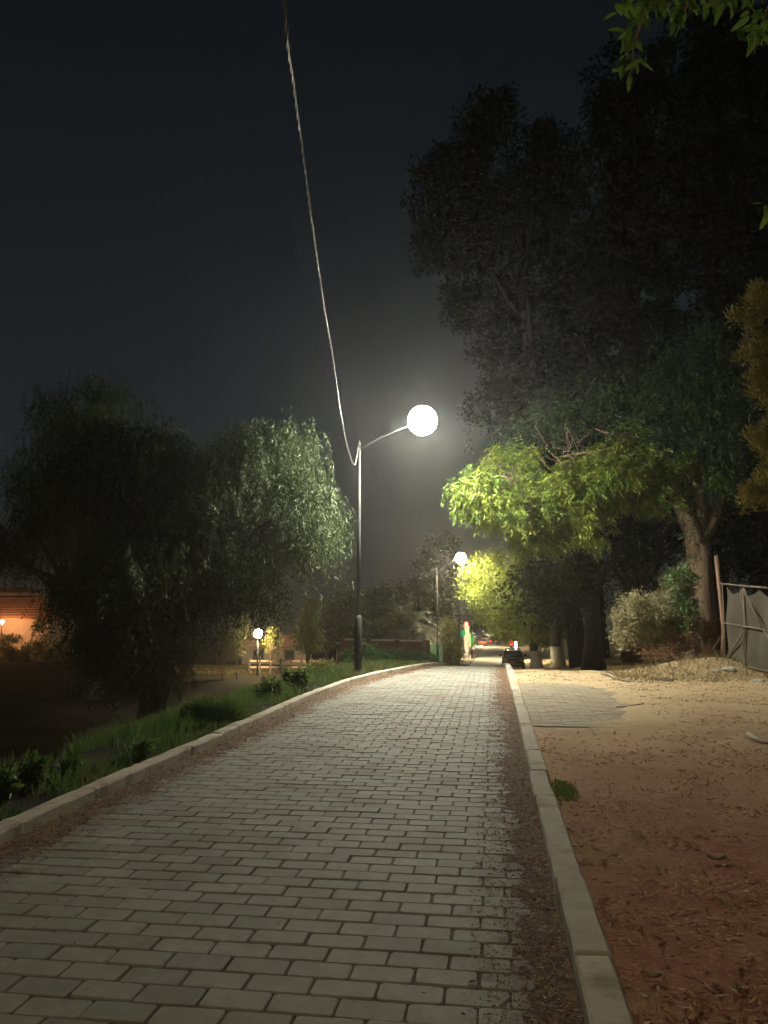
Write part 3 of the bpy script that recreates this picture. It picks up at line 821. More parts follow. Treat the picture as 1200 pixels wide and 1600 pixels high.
# trunk sprays and the upper crown, its shade put into darker leaf colour
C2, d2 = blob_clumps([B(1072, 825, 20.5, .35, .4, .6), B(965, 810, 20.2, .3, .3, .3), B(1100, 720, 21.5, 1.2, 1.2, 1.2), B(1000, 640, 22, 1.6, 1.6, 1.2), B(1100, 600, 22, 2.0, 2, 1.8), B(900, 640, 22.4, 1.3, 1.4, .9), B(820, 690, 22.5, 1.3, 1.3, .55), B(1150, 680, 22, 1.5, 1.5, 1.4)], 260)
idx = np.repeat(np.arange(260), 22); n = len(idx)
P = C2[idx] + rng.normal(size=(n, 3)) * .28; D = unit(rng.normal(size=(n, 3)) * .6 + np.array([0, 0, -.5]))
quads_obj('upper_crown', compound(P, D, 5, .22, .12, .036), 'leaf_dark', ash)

# trees by the second lamp
for px, d, lab, bl in ((870, 47, 'tree with pale painted trunk foot right of the parked car, lit by the second lamp',
                        [B(748, 895, 51.6, .9, .9, 1.0), B(738, 925, 51.6, .9, .9, .8), B(765, 930, 51, 1.1, 1.0, 1.1), B(810, 900, 49, 1.5, 1.4, 1.4), B(772, 880, 51.5, 1.0, .9, .8), B(850, 890, 46, 2, 2, 1.6), B(800, 960, 46, 1.3, 1.4, .9)]),
                       (836, 54, 'thinner tree with pale trunk just beside the parked car',
                        [B(790, 975, 53, 1.0, 1.2, .9), B(825, 955, 53, 1.6, 1.6, 1.3), B(770, 955, 55, 1.1, 1.2, .9), B(850, 985, 52, 1.2, 1.2, .9)])):
    b = on_ground(px, d)
    e = lit_tree('roadside_tree', lab, b, b + np.array([-.2, 0, 3.0]), .36, bl, 190, 110, 'leaf', 'leaf_ash', 'barkdark', leaf=(.22, .10), sig=.42, group='trees along the right of the street')
    MB().tube([b - np.array([0, 0, .1]), b + np.array([0, 0, .3]), b + np.array([-.06, 0, 1.25])], [.56, .44, .40], 14).build('painted_foot', 'lime', e, smooth=True)
# dark trunks and crowns between
for px, d, r0, lab, bl in ((925, 33, .42, 'dark thick-trunked tree left of the pale bush', [B(880, 900, 33, 1.6, 1.8, 1.4), B(960, 860, 33, 1.8, 1.8, 1.4), B(840, 930, 34, 1.4, 1.4, 1.2), B(900, 800, 34, 2.4, 2.2, 1.6), B(890, 960, 34, 1.2, 1.2, .9)]),
                           (985, 36, .36, 'dark tree directly behind the pale bush', [B(1010, 850, 36, 2.2, 2, 2), B(960, 780, 37, 2.2, 2, 2), B(1060, 800, 37, 2.4, 2, 2.2), B(1000, 930, 37, 1.6, 1.6, 1.2)]),
                           (1190, 27, .36, 'dark tree behind the wire gate', [B(1190, 780, 27, 2.2, 2, 2.2), B(1240, 860, 27, 2.2, 2, 2), B(1160, 870, 28, 1.4, 1.4, 1.3)])):
    b = on_ground(px, d)
    lit_tree('shade_tree', lab, b, b + np.array([0, 0, 3.2]), r0, bl, 150, 60, 'leaf', 'leaf_dark', 'barkdark', leaf=(.22, .10), sig=.45, group='dark trees behind the yard')
# tall eucalyptus against the sky
EU = [(905, 40, 'leftmost tall dark eucalyptus, its top nearest the lamp glow', [B(768, 190, 40, 1.3, 1.3, 1.6), B(735, 235, 40, 1.6, 1.6, 1.5), B(700, 300, 40, 2.0, 2, 2.2), B(760, 330, 40, 2.4, 2.4, 3), B(690, 390, 40, 1.8, 1.8, 1.8), B(770, 470, 41, 2.6, 2.6, 2.6), B(800, 600, 41, 2.8, 2.4, 2.6), B(840, 250, 41, 1.6, 1.6, 2.0)]),
      (935, 42, 'tall dark eucalyptus second from the left against the sky', [B(880, 240, 42, 2.0, 2, 1.8), B(860, 330, 42, 2.8, 2.6, 3), B(900, 450, 42, 3.2, 3, 3.2), B(870, 580, 42, 3.2, 3, 3), B(900, 700, 42, 3, 2.6, 2.6)]),
      (985, 38, 'tall dark eucalyptus third from the left, below the hanging leaves', [B(965, 130, 38, 1.6, 1.6, 1.7), B(990, 220, 38, 2.6, 2.6, 2.6), B(1010, 350, 38, 3.2, 3, 3), B(980, 480, 38, 3, 3, 3), B(1010, 620, 38, 3, 2.6, 2.6)]),
      (1120, 36, 'tall dark eucalyptus rising behind the gate and big trunk', [B(1090, 90, 36, 2.8, 2.6, 3), B(1130, 230, 36, 3.4, 3, 3), B(1120, 400, 36, 3.4, 3, 3.2), B(1160, 560, 36, 3.2, 3, 3)]),
      (1230, 34, 'rightmost tall dark eucalyptus, cut by the picture edge', [B(1210, 120, 34, 2.8, 2.6, 3), B(1240, 300, 34, 3.0, 3, 3), B(1230, 480, 34, 3, 3, 3)])]
for px, d, lab, bl in EU:
    b = on_ground(px, d); f_ = (np.mean([q[0] for q in bl], axis=0) * .6 + at(px, 700, d) * .4)
    lit_tree('eucalyptus_tree', lab, b, f_, .42, bl, 260, 130, 'leaf', 'leaf_euc', 'barkblack', leaf=(.26, .12), sig=.40, nlimb=12, ntwig=40, group='tall trees against the night sky')
# far trees beyond
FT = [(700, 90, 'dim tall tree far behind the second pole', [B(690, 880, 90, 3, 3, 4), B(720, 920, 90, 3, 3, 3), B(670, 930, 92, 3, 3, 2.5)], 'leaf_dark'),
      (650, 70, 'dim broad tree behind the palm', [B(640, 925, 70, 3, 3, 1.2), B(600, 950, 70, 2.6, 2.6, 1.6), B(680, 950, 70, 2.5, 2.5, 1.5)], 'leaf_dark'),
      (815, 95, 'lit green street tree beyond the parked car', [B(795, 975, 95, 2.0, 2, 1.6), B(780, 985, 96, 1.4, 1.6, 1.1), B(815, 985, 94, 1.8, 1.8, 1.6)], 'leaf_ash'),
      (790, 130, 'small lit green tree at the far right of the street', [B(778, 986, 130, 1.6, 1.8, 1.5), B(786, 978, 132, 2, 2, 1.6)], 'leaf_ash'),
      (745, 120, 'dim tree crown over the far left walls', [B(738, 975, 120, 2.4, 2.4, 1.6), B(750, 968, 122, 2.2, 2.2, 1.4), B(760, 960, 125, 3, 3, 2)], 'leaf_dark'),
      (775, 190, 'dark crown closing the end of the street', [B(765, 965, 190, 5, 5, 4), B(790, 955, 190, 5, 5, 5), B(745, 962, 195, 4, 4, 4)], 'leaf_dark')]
for px, d, lab, bl, mt in FT:
    b = on_ground(px, d)
    if d > 78: b[0] = -4.6 if px < 760 else 3.2; b[2] = float(H(b[0], b[1]))
    f_ = (np.mean([q[0] for q in bl], axis=0) + b) / 2
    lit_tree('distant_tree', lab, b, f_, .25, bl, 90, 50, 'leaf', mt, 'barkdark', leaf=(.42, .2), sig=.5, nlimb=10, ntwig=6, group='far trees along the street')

# near hanging branch: every leaflet in view is its own piece
nb = np.array([4.9, 4.0, 0.0]); nb[2] = float(H(nb[0], nb[1])) - .1
near = empty('leafy_tree', nb, 'tree out of frame at right whose big-leaved branch hangs into the top corner', 'tree')
DN = 4.6
hub = at(1290, -40, DN + .3)
mb = MB(); mb.tube([nb, nb + (hub - nb) * np.array([.1, .1, .5]), hub + np.array([.5, .2, -.3])], [.2, .16, .1], 12)
mains = [[hub + np.array([.45, .2, -.3]), hub, at(1180, -30, DN), at(1080, -10, DN), at(1010, 10, DN), at(990, 70, DN), at(984, 120, DN)],
         [hub, at(1200, 10, DN), at(1185, 50, DN)], [at(1080, -10, DN), at(1065, 30, DN)], [at(1180, -30, DN), at(1140, 0, DN), at(1118, 12, DN)], [hub, at(1235, 200, DN), at(1215, 320, DN)]]
for k, ps in enumerate(mains):
    mb.tube(ps, list(np.linspace(.03 if k == 0 else .012, .004, len(ps))), 6)
mb.build('trunk', 'bark', near, smooth=True)
def nleaf_mesh(k):
    # a pointed leaflet with a folded midrib and an arched blade
    w = [0, .42, .5, .40, .22, 0]; ts = [0, .2, .42, .66, .86, 1.0]; v = []; f = []
    for t, ww in zip(ts, w):
        z = -.10 * t * t + random.uniform(-.01, .01)
        v += [(-ww * .34, t, z + .07 * ww), (0, t, z), (ww * .34, t, z + .07 * ww)]
    for i in range(5): f += [(i * 3, i * 3 + 1, i * 3 + 4, i * 3 + 3), (i * 3 + 1, i * 3 + 2, i * 3 + 5, i * 3 + 4)]
    me = bpy.data.meshes.new('leaf'); me.from_pydata(v, [], f); me.update(); me.materials.append(M['leaf_near']); set_tint(me, k / 7)
    me.polygons.foreach_set('use_smooth', [True] * len(me.polygons)); return me
NLM = [nleaf_mesh(k) for k in range(8)]
tips = [(984, 118), (975, 100), (990, 95), (1002, 100), (995, 70), (978, 60), (990, 45), (985, 25), (1000, 30), (970, 15), (1005, 10), (1020, 18), (1035, 8), (1050, 15), (1065, 22), (1068, 40), (1048, 30), (1080, 12), (1100, 2), (1115, 6), (1130, 12), (1122, 2), (1150, 2), (1170, 5), (1185, 12), (1175, 55), (1190, 60), (1160, 58), (1200, 68), (1195, 30), (1212, 45), (1196, 330), (1205, 345), (1030, -5), (1000, -8), (1140, -8)]
for (tx, ty) in tips:
    p0 = at(tx + random.uniform(-3, 3), ty - 12, DN + random.uniform(-.25, .25)); g = random.uniform(-.6, .6)
    for q in range(random.choice((4, 5, 6))):
        o = bpy.data.objects.new('leaf', random.choice(NLM)); link(o, near)
        o.location = tuple(p0 + rng.normal(size=3) * .022 - nb)
        ang = g + (q - 2.2) * .42 + random.gauss(0, .12)
        D = unit(_r * math.sin(ang) - np.array([0, 0, 1.0]) * math.cos(ang) + _f * random.gauss(-.1, .3))
        N0 = unit(-_f * 1.0 + _u * .5 + rng.normal(size=3) * .45); X_ = unit(np.cross(D, N0)); N0 = np.cross(X_, D)
        o.rotation_euler = Matrix(np.stack([X_, D, N0], 1).tolist()).to_euler()
        s_ = random.uniform(.085, .135); o.scale = (s_ * .95, s_, s_)

# cypress at the right edge, the yellow lamplight put into its leaf colour
cb = np.array([7.0, 9.2, 0.0]); cb[2] = float(H(cb[0], cb[1])) - .1
cy = empty('cypress_tree', cb, 'yellow-lit scaly-leaved conifer cut by the right picture edge', 'conifer')
DC = 10.5
cbl = [B(1190, 560, DC, .22, .3, .3), B(1205, 610, DC, .3, .3, .35), B(1195, 690, DC, .24, .3, .3), B(1215, 740, DC, .3, .3, .3), B(1190, 775, DC, .24, .3, .26), B(1150, 490, DC, .16, .2, .2), B(1175, 540, DC, .2, .2, .25), B(1195, 480, DC, .3, .3, .3), B(1250, 650, DC, .5, .5, 1.0), B(1265, 520, DC, .5, .5, .9), B(1200, 815, DC, .16, .2, .12)]
C, dd = blob_clumps(cbl, 200)
mb = MB(); mb.tube([cb, cb + np.array([0, 0, 3]), at(1280, 300, DC)], [.22, .16, .06], 10)
for i in range(60):
    s = at(1275, 958 - (C[i][2] - 1.5) * FPX / DC + 40, DC); mb.tube([s, (s + C[i]) / 2 + np.array([0, 0, -.08]), C[i]], [.02, .012, .004], 5)
mb.build('trunk', 'bark', cy, smooth=True)
idx = np.repeat(np.arange(200), 80); n = len(idx); tw = unit(dd[idx] + rng.normal(size=(n, 3)) * .3)
P = C[idx] + unit(rng.normal(size=(n, 3))) * (.13 * rng.random((n, 1)) ** .5); D = unit(P - C[idx] + np.array([0, 0, .12]) + rng.normal(size=(n, 3)) * .05)
quads_obj('crown', leaf_quads(P, D, .06 + .05 * rng.random(n), .018 + .012 * rng.random(n)), 'leaf_cypress', cy, rng.random(200)[idx] * .6 + .4 * rng.random(n))
# ================================================================== BUSH, MOUND, GATE
DB = 19.3
bb = on_ground(1035, DB)
bush = empty('bush', bb, 'pale grey-green leafy bush on the dirt mound beside the big trunk', 'bush')
bbl = [B(1010, 965, DB, .62, .6, .5), B(985, 950, DB, .42, .5, .4), B(1045, 945, DB, .6, .6, .5), B(1030, 995, DB, .6, .6, .4), B(975, 985, DB, .3, .4, .4), B(1065, 915, DB, .4, .4, .35)]
C, dd = blob_clumps(bbl, 230)
mb = MB()
for i in range(70):
    s = bb + np.array([random.uniform(-.25, .3), random.uniform(-.2, .2), -.05]); m_ = s * .5 + C[i] * .5 + np.array([0, 0, .2]) + rng.normal(size=3) * .08
    mb.tube([s, m_, C[i]], [.02, .012, .004], 5)
mb.build('stems', 'drywood', bush, smooth=True)
idx = np.repeat(np.arange(230), 70); n = len(idx)
P = C[idx] + rng.normal(size=(n, 3)) * .10; D = unit(dd[idx] * .6 + rng.normal(size=(n, 3)) * .8)
quads_obj('foliage', leaf_quads(P, D, .05 + .05 * rng.random(n), .022 + .016 * rng.random(n)), 'leaf_bush', bush, rng.random(230)[idx] * .5 + .5 * rng.random(n))
bb2 = on_ground(1090, DB - .3)
gb = empty('bush', bb2, 'greener broad-leaved shoots in front of the big trunk', 'bush')
C, dd = blob_clumps([B(1075, 945, DB - .4, .3, .3, .25), B(1060, 905, DB - .2, .3, .3, .22), B(1065, 970, DB - .3, .25, .3, .2)], 60)
mb = MB()
for i in range(26): mb.tube([bb2 - np.array([0, 0, .05]), bb2 * .5 + C[i] * .5 + rng.normal(size=3) * .1, C[i]], [.016, .01, .004], 5)
mb.build('stems', 'drywood', gb, smooth=True)
idx = np.repeat(np.arange(60), 26); n = len(idx)
quads_obj('foliage', leaf_quads(C[idx] + rng.normal(size=(n, 3)) * .09, unit(dd[idx] * .6 + rng.normal(size=(n, 3)) * .6), .10 + .05 * rng.random(n), .045 + .02 * rng.random(n)), 'leaf_bushgreen', gb)
# dry brush tangle
db = on_ground(1080, DB - .2)
brush = empty('dry_brush', db, 'tangle of reddish dead brush between the pale bush and the gate post', 'dry brush')
Cc, dd = blob_clumps([B(1060, 1000, DB - .3, .5, .4, .3), B(1095, 990, DB - .2, .4, .4, .35), B(1030, 1020, DB - .4, .6, .4, .15), B(1105, 1022, DB - .5, .3, .4, .2)], 420)
mb = MB()
for i in range(420):
    q = Cc[i]; dv = rng.normal(size=3) * np.array([.18, .18, .16]); mb.tube([q - dv, q + rng.normal(size=3) * .03, q + dv], [.006, .005, .003], 4, False)
mb.build('twigs', 'wood', brush)
idx = np.repeat(np.arange(420), 9); n = len(idx)
quads_obj('dead_leaves', leaf_quads(Cc[idx] + rng.normal(size=(n, 3)) * .10, rng.normal(size=(n, 3)) + np.array([0, 0, -.6]), .05 + .07 * rng.random(n), .012 + .02 * rng.random(n)), 'drybrush', brush)
# straw at the foot of mound, gate and trunk
sx = rng.uniform(2.6, 9.0, 6500); sy = 18.5 + rng.normal(size=6500) * .75 + .15 * (sx - 5); sz = H(sx, sy); D = unit(rng.normal(size=(6500, 3)) * np.array([1, 1, .5]) + np.array([0, 0, .75]))
tag(quads_obj('dry_grass', leaf_quads(np.stack([sx, sy, sz - .01], 1), D, .10 + .22 * rng.random(6500), .006 + .006 * rng.random(6500)), 'grass_dry'), 'dry straw grass on the mound below the bush and gate', 'dry grass', kind='stuff')

# gate
G0 = at(1130, 1036, 18.4); G0[2] = float(H(G0[0], G0[1]))
gp = empty('gate_post', G0, 'leaning reddish wooden post at the left end of the wire gate', 'post')
MB().tube([G0 - np.array([0, 0, .15]), at(1131, 980, 18.4), at(1119, 868, 18.5)], [.060, .055, .050], 9).build('post', 'wood', gp, smooth=True)
a0, a1 = at(1126, 912, 18.3), at(1131, 1034, 18.2)          # top and bottom at the hinge
c0, c1 = at(1345, 928, 13.9), at(1345, 1108, 13.9)           # far end, outside the frame
c1[2] = max(c1[2], float(H(c1[0], c1[1])) + .04)
def gpt(u, v): return (a0 * (1 - u) + c0 * u) * (1 - v) + (a1 * (1 - u) + c1 * u) * v
gate = empty('wire_gate', on_ground(1131, 18.2), 'sagging pipe-framed gate covered with grey shade netting at the right', 'gate')
def rail(n_, p, q, r=.022, sag=.0): 
    p, q = np.array(p), np.array(q); MB().tube([p, (p + q) / 2 + np.array([0, 0, -sag]) + rng.normal(size=3) * .008, q], r, 7).build(n_, 'rust', gate, smooth=True)
rail('top_rail', gpt(0, 0), gpt(1, 0), .022, .03); rail('bottom_rail', gpt(0, 1), gpt(1, 1), .022, .02); rail('middle_rail', gpt(.01, .50), gpt(1, .53), .021, .02)
for u in (.20, .55, 1.0): rail('stile', gpt(u, -.01), gpt(u + .006, 1.01), .02)
rail('stile', gpt(.015, 0), gpt(.015, 1), .018)
rail('brace', gpt(.02, .98), gpt(.20, .56), .02); rail('brace', gpt(.205, .03), gpt(.36, .55), .019); rail('brace', gpt(.36, .52), gpt(.55, .98), .018); rail('brace', gpt(.56, .05), gpt(.98, .95), .018)
nx, ny = 60, 26; v = []
off = np.cross(unit(c0 - a0), np.array([0, 0, 1.0])) * -.045
for j in range(ny):
    for i in range(nx):
        u = .025 + .97 * i / (nx - 1); sc_ = .03 + .09 * abs(math.sin(math.pi * (u - .025) / .15)) ** .75 * (1 if u < .8 else .4)
        t = sc_ + (1.005 - sc_) * j / (ny - 1)
        v.append(gpt(u, t) + off * (1 + .5 * math.sin(u * 40 + t * 3) + .6 * math.sin(t * 9 + u * 13)))
MB().add(v, [(j * nx + i, j * nx + i + 1, (j + 1) * nx + i + 1, (j + 1) * nx + i) for j in range(ny - 1) for i in range(nx - 1)]).build('netting', 'net', gate, smooth=True)
# thin dry poles leaning behind / before the netting
for p, q, lab in ((at(1157, 918, 17.3), at(1165, 1040, 17.4), 'thin crooked stick standing against the gate netting'),):
    s_ = empty('stick', q, lab, 'stick'); MB().tube([p, (p + q) / 2 + np.array([-.03, .0, 0]), q], [.010, .013, .016], 6).build('stem', 'rust', s_, smooth=True)

# rag, sticks, stones on the ground
rp_ = gat(1012, 1030)
g_ = 9; v = []
for j in range(g_):
    for i in range(g_):
        x, y = (i / (g_ - 1) - .5) * .42, (j / (g_ - 1) - .5) * .3
        v.append((rp_[0] + x, rp_[1] + y, rp_[2] + .03 + .26 * math.exp(-((x - .05) / .1) ** 2 - (y / .12) ** 2) + .05 * math.sin(x * 31 + y * 17) + .04 * math.sin(y * 43 - x * 12)))
me_f = [(j * g_ + i, j * g_ + i + 1, (j + 1) * g_ + i + 1, (j + 1) * g_ + i) for j in range(g_ - 1) for i in range(g_ - 1)]
rag = MB().add(v, me_f).build('plastic_bag', 'rag', smooth=True); sd = rag.modifiers.new('thick', 'SOLIDIFY'); sd.thickness = .006
tag(rag, 'crumpled white plastic bag at the foot of the pale bush', 'bag')
def stick(px0, py0, px1, py1, r, lab, mat='drywood', name='stick'):
    a, b = gat(px0, py0), gat(px1, py1); a[2] += r * .8; b[2] += r * .8
    n_ = 6; pts = [a + (b - a) * t + np.array([rng.normal() * r * .8, rng.normal() * r * .8, abs(rng.normal()) * r * .4]) for t in np.linspace(0, 1, n_)]
    o = MB().tube(pts, [r * (1 - .35 * t) for t in np.linspace(0, 1, n_)], 7).build(name, mat, smooth=True); return tag(o, lab, 'stick')
stick(938, 1055, 983, 1067, .035, 'pale peeled branch lying on the sand left of the bush')
stick(1168, 1153, 1215, 1172, .035, 'pale branch lying on the dirt at the right picture edge')
stick(852, 1500, 908, 1532, .007, 'thin pale twig in the gutter dirt near the right kerb')
stick(782, 1572, 803, 1556, .004, 'short straw lying on the pavers at the bottom')
stick(921, 1138, 930, 1150, .008, 'small pale twig on the dirt just past the apron edge')
stick(965, 1107, 1008, 1100, .012, 'dark thin twig on the sand beside the paved apron', 'rust')
stick(1020, 1062, 1050, 1066, .04, 'grey chunk of wood below the pale bush', 'rust')
for px, py, s_, lab in ((1118, 1348, .05, 'curled pale dead leaf alone on the red dirt'), (1018, 1533, .03, 'bright pale leaf scrap low on the dirt by the kerb')):
    p = gat(px, py); v = []
    for j in range(5):
        for i in range(3):
            v.append((p[0] + (j - 2) * s_ * .55 + .01 * i, p[1] + (i - 1) * s_ * .5 * (1 - abs(j - 2) / 2.4), p[2] + .012 + .35 * s_ * abs(i - 1) + .1 * s_ * (j - 2) ** 2))
    tag(MB().add(v, [(j * 3 + i, (j + 1) * 3 + i, (j + 1) * 3 + i + 1, j * 3 + i + 1) for j in range(4) for i in range(2)]).build('dead_leaf', 'drywood', smooth=True), lab, 'leaf')
def stone(p, s_, lab):
    v = []; n_ = 9; prof = [(.55, 0), (1, .18), (.95, .42), (.6, .62), (.2, .7)]
    for r_, z in prof:
        for k in range(n_):
            w = 2 * math.pi * k / n_; q = 1 + .22 * math.sin(3 * w + r_ * 5) + random.uniform(-.1, .1)
            v.append((p[0] + s_ * r_ * q * math.cos(w), p[1] + s_ * .8 * r_ * q * math.sin(w), p[2] - .02 + s_ * z))
    f = [(i * n_ + k, i * n_ + (k + 1) % n_, (i + 1) * n_ + (k + 1) % n_, (i + 1) * n_ + k) for i in range(4) for k in range(n_)] + [tuple(4 * n_ + k for k in range(n_))]
    tag(MB().add(v, f).build('stone', 'lime'), lab, 'stone', 'stones by the gate')
for px, py, s_, lab in ((1140, 1048, .16, 'pale stone at the foot of the gate post'), (1118, 1050, .12, 'smaller stone left of the gate post foot'), (1185, 1066, .14, 'stone under the gate bottom rail'), (1070, 1055, .10, 'small stone below the dead brush')):
    stone(gat(px, py), s_, lab)

# ================================================================== PARK AND HOUSES ON THE LEFT
gl = on_ground(404, 45)
pl = empty('park_lamp', gl, 'lit warm globe lamp on a short post in the park', 'park lamp')
gc = at(404, 990, 45)
MB().tube([gl, (gl[0], gl[1], gc[2] - .25)], [.06, .045], 10).build('post', 'postpaint', pl, smooth=True)
MB().lathe((gl[0], gl[1], gc[2] - .30), [(.05, 0), (.12, .05), (.13, .10)], 12).build('collar', 'postpaint', pl)
MB().lathe((gl[0], gl[1], gc[2]), [(.26 * math.sin(a), -.26 * math.cos(a)) for a in np.linspace(.35, math.pi - .05, 9)], 14).build('globe', 'lamp_park', pl, smooth=True)
# rail fence
f0, f1 = on_ground(392, 47), on_ground(520, 47); fz = min(f0[2], f1[2])
fence = empty('rail_fence', (f0[0], f0[1], fz), 'low rail fence with pale rails across the park lawn', 'fence')
for k in range(9):
    p = f0 + (f1 - f0) * k / 8; MB().box((p[0], p[1], fz + .42), (.10, .10, .9), bev=.01).build('post', 'postpaint', fence)
ang = math.atan2(f1[1] - f0[1], f1[0] - f0[0]); ln = float(np.linalg.norm((f1 - f0)[:2]))
for k in range(8):
    p = f0 + (f1 - f0) * (k + .5) / 8
    for z in (.35, .72): MB().box((p[0], p[1], fz + z), (ln / 8 - .1, .05, .12), rz=ang, bev=.008).build('rail', 'railpaint', fence)
def house(name, c, size, roof_h, over, rz, wall, roof, label, cat, windows=(), lantern=False):
    e = empty(name, c, label, cat, rz=rz); sx, sy, h = size
    def bl(nm, mb_, mt, par=None): return mb_.build(nm, mt, par or e, world=False)
    bl('wall', MB().box((0, 0, h / 2 - .3), (sx, sy, h + .6)), wall)
    hx, hy = sx / 2 + over, sy / 2 + over; rr = .35 * hx
    rf = bl('roof', MB().add([(-hx, -hy, h), (hx, -hy, h), (hx, hy, h), (-hx, hy, h), (-hx, -hy, h + .12), (hx, -hy, h + .12), (hx, hy, h + .12), (-hx, hy, h + .12), (-hx + rr, -hy * .25, h + roof_h), (hx - rr, -hy * .25, h + roof_h), (hx - rr, hy * .25, h + roof_h), (-hx + rr, hy * .25, h + roof_h)],
        [(3, 2, 1, 0), (0, 1, 5, 4), (1, 2, 6, 5), (2, 3, 7, 6), (3, 0, 4, 7), (4, 5, 9, 8), (5, 6, 10, 9), (6, 7, 11, 10), (7, 4, 8, 11), (8, 9, 10, 11)]), roof)
    for k in range(8):
        t = (k + .7) / 8.5; z = h + .12 + (roof_h - .12) * t; y = -hy + hy * .75 * t; w = 2 * (hx - rr * t)
        m_ = MB().box((0, y - .01, z + .03), (w, .10, .07)).build('tile_course', roof, None, world=False); m_.parent = rf
    if lantern:
        bl('lantern_wall', MB().box((0, 0, h + roof_h + .2), (2 * (hx - rr) - .2, hy * .4, .5)), 'postpaint')
        q = hx - rr + .5; bl('lantern_roof', MB().add([(-q, -hy * .4, h + roof_h + .42), (q, -hy * .4, h + roof_h + .42), (q, hy * .4, h + roof_h + .42), (-q, hy * .4, h + roof_h + .42), (-q * .5, 0, h + roof_h + 1.0), (q * .5, 0, h + roof_h + 1.0)],
            [(3, 2, 1, 0), (0, 1, 5, 4), (1, 2, 5), (2, 3, 4, 5), (3, 0, 4)]), roof)
    for (x, z, w, hh, mt) in windows:
        wd = bl('window', MB().box((x, -sy / 2 - .01, z), (w, .08, hh), bev=.01), 'postpaint')
        p = MB().box((x, -sy / 2 - .055, z), (w - .14, .02, hh - .14)).build('pane', mt, None, world=False); p.parent = wd
    return e
pc = on_ground(-5, 78)
pav = house('pavilion', pc, (13.5, 6, 3.3 - (pc[2] + 2.4)), 2.2, 1.0, R(8), 'palewall', 'rooftile', 'orange-lit tiled pavilion with a raised ridge roof at the far left', 'pavilion', [(x, .9, .9, 1.2, 'carglass') for x in (-4.5, -1.5, 1.5, 4.5)], True)
hc = on_ground(435, 62)
house('park_house', hc, (5.0, 4, 1.35 - (hc[2] + 2.5)), .95, .4, R(8), 'palewall', 'rooftile', 'low house with a pinkish roof behind the park fence', 'house', [(-1.2, .8, .8, .9, 'carglass'), (1.2, .8, .8, .9, 'carglass')])
# sodium lamps standing before the pavilion
for px, py, lab in ((3, 972, 'orange sodium post lamp before the pavilion at the left picture edge'), (-95, 972, 'orange sodium post lamp before the left half of the pavilion')):
    q = at(px, py, 72.3); g0 = float(H(q[0], q[1])); e = empty('post_lamp', (q[0], q[1], g0), lab, 'lamp', 'pavilion lamps')
    MB().tube([(q[0], q[1], g0), (q[0], q[1], q[2] - .1)], [.06, .045], 8).build('post', 'postpaint', e)
    MB().lathe(q, [(.05, -.16), (.13, -.08), (.14, .05), (.10, .16)], 10).build('bulb', 'lamp_sodium', e)
    MB().lathe(q, [(.22, .17), (.20, .21), (.05, .30)], 10).build('hood', 'postpaint', e)
hb = on_ground(45, 70)
lit_tree('hedge', 'leafy hedge in front of the orange-lit pavilion', hb, hb + np.array([0, 0, .6]), .08, [B(20, 1020, 69, 2.2, .9, 1.6), B(70, 1018, 69, 1.8, .9, 1.7), B(62, 975, 69, .9, .8, .6), B(110, 1018, 69, 1.6, .9, 1.6), B(-30, 1020, 69, 2, .9, 1.6), B(30, 1040, 69, 4, .8, 1.2), B(-60, 1030, 69, 3, .8, 1.5)], 260, 60, 'leaf', 'leaf_hedge', 'barkdark', 'hedge', leaf=(.22, .1), sig=.28)
# reddish boundary wall behind the first lamp
w0, w1 = on_ground(535, 41), on_ground(668, 38.5); wz = min(w0[2], w1[2]) - .1; wtop = at(620, 1001, 40)[2]
wl = empty('boundary_wall', (w0[0], w0[1], wz), 'low reddish plastered wall behind the near lamp pole', 'wall')
ang = math.atan2(w1[1] - w0[1], w1[0] - w0[0]); ln = float(np.linalg.norm((w1 - w0)[:2])); mid = (w0 + w1) / 2
MB().box((mid[0], mid[1], (wz + wtop) / 2), (ln, .22, wtop - wz), rz=ang, bev=.01).build('wall', 'brickwall', wl)
MB().box((mid[0], mid[1], wtop + .04), (ln + .06, .32, .08), rz=ang, bev=.01).build('coping', 'palewall', wl)
for t in (.02, .34, .67, .98):
    p = w0 + (w1 - w0) * t; MB().box((p[0], p[1] - .02, (wz + wtop) / 2 + .03), (.28, .32, wtop - wz + .1), rz=ang, bev=.01).build('pier', 'brickwall', wl)
# green sheet fence, ivy-covered hedge
g0, g1 = on_ground(664, 52), on_ground(690, 52)
gf = empty('sheet_fence', g0, 'dark green sheet fence between the wall and the second pole', 'fence')
ang = math.atan2(g1[1] - g0[1], g1[0] - g0[0])
for k in range(5):
    p = g0 + (g1 - g0) * (k + .5) / 5; MB().box((p[0], p[1], p[2] + .65), (.215, .03 + .02 * (k % 2), 1.5), rz=ang).build('panel', 'greensheet', gf)
for k in (0, 5):
    p = g0 + (g1 - g0) * k / 5; MB().box((p[0], p[1] - .05, p[2] + .7), (.08, .06, 1.65), rz=ang).build('post', 'postpaint', gf)
ib = on_ground(703, 57)
lit_tree('climbing_hedge', 'tall yellow-green climbing hedge right of the second pole', ib, ib + np.array([0, 0, 1.5]), .1, [B(702, 1025, 57, .75, .7, .7), B(700, 1005, 57, .8, .7, .8), B(703, 985, 57, .7, .7, .6), B(712, 1015, 58, .45, .6, 1.2), B(697, 972, 57, .5, .5, .35)], 170, 60, 'leaf', 'leaf_hedge', 'barkdark', 'hedge', leaf=(.13, .08), sig=.2)
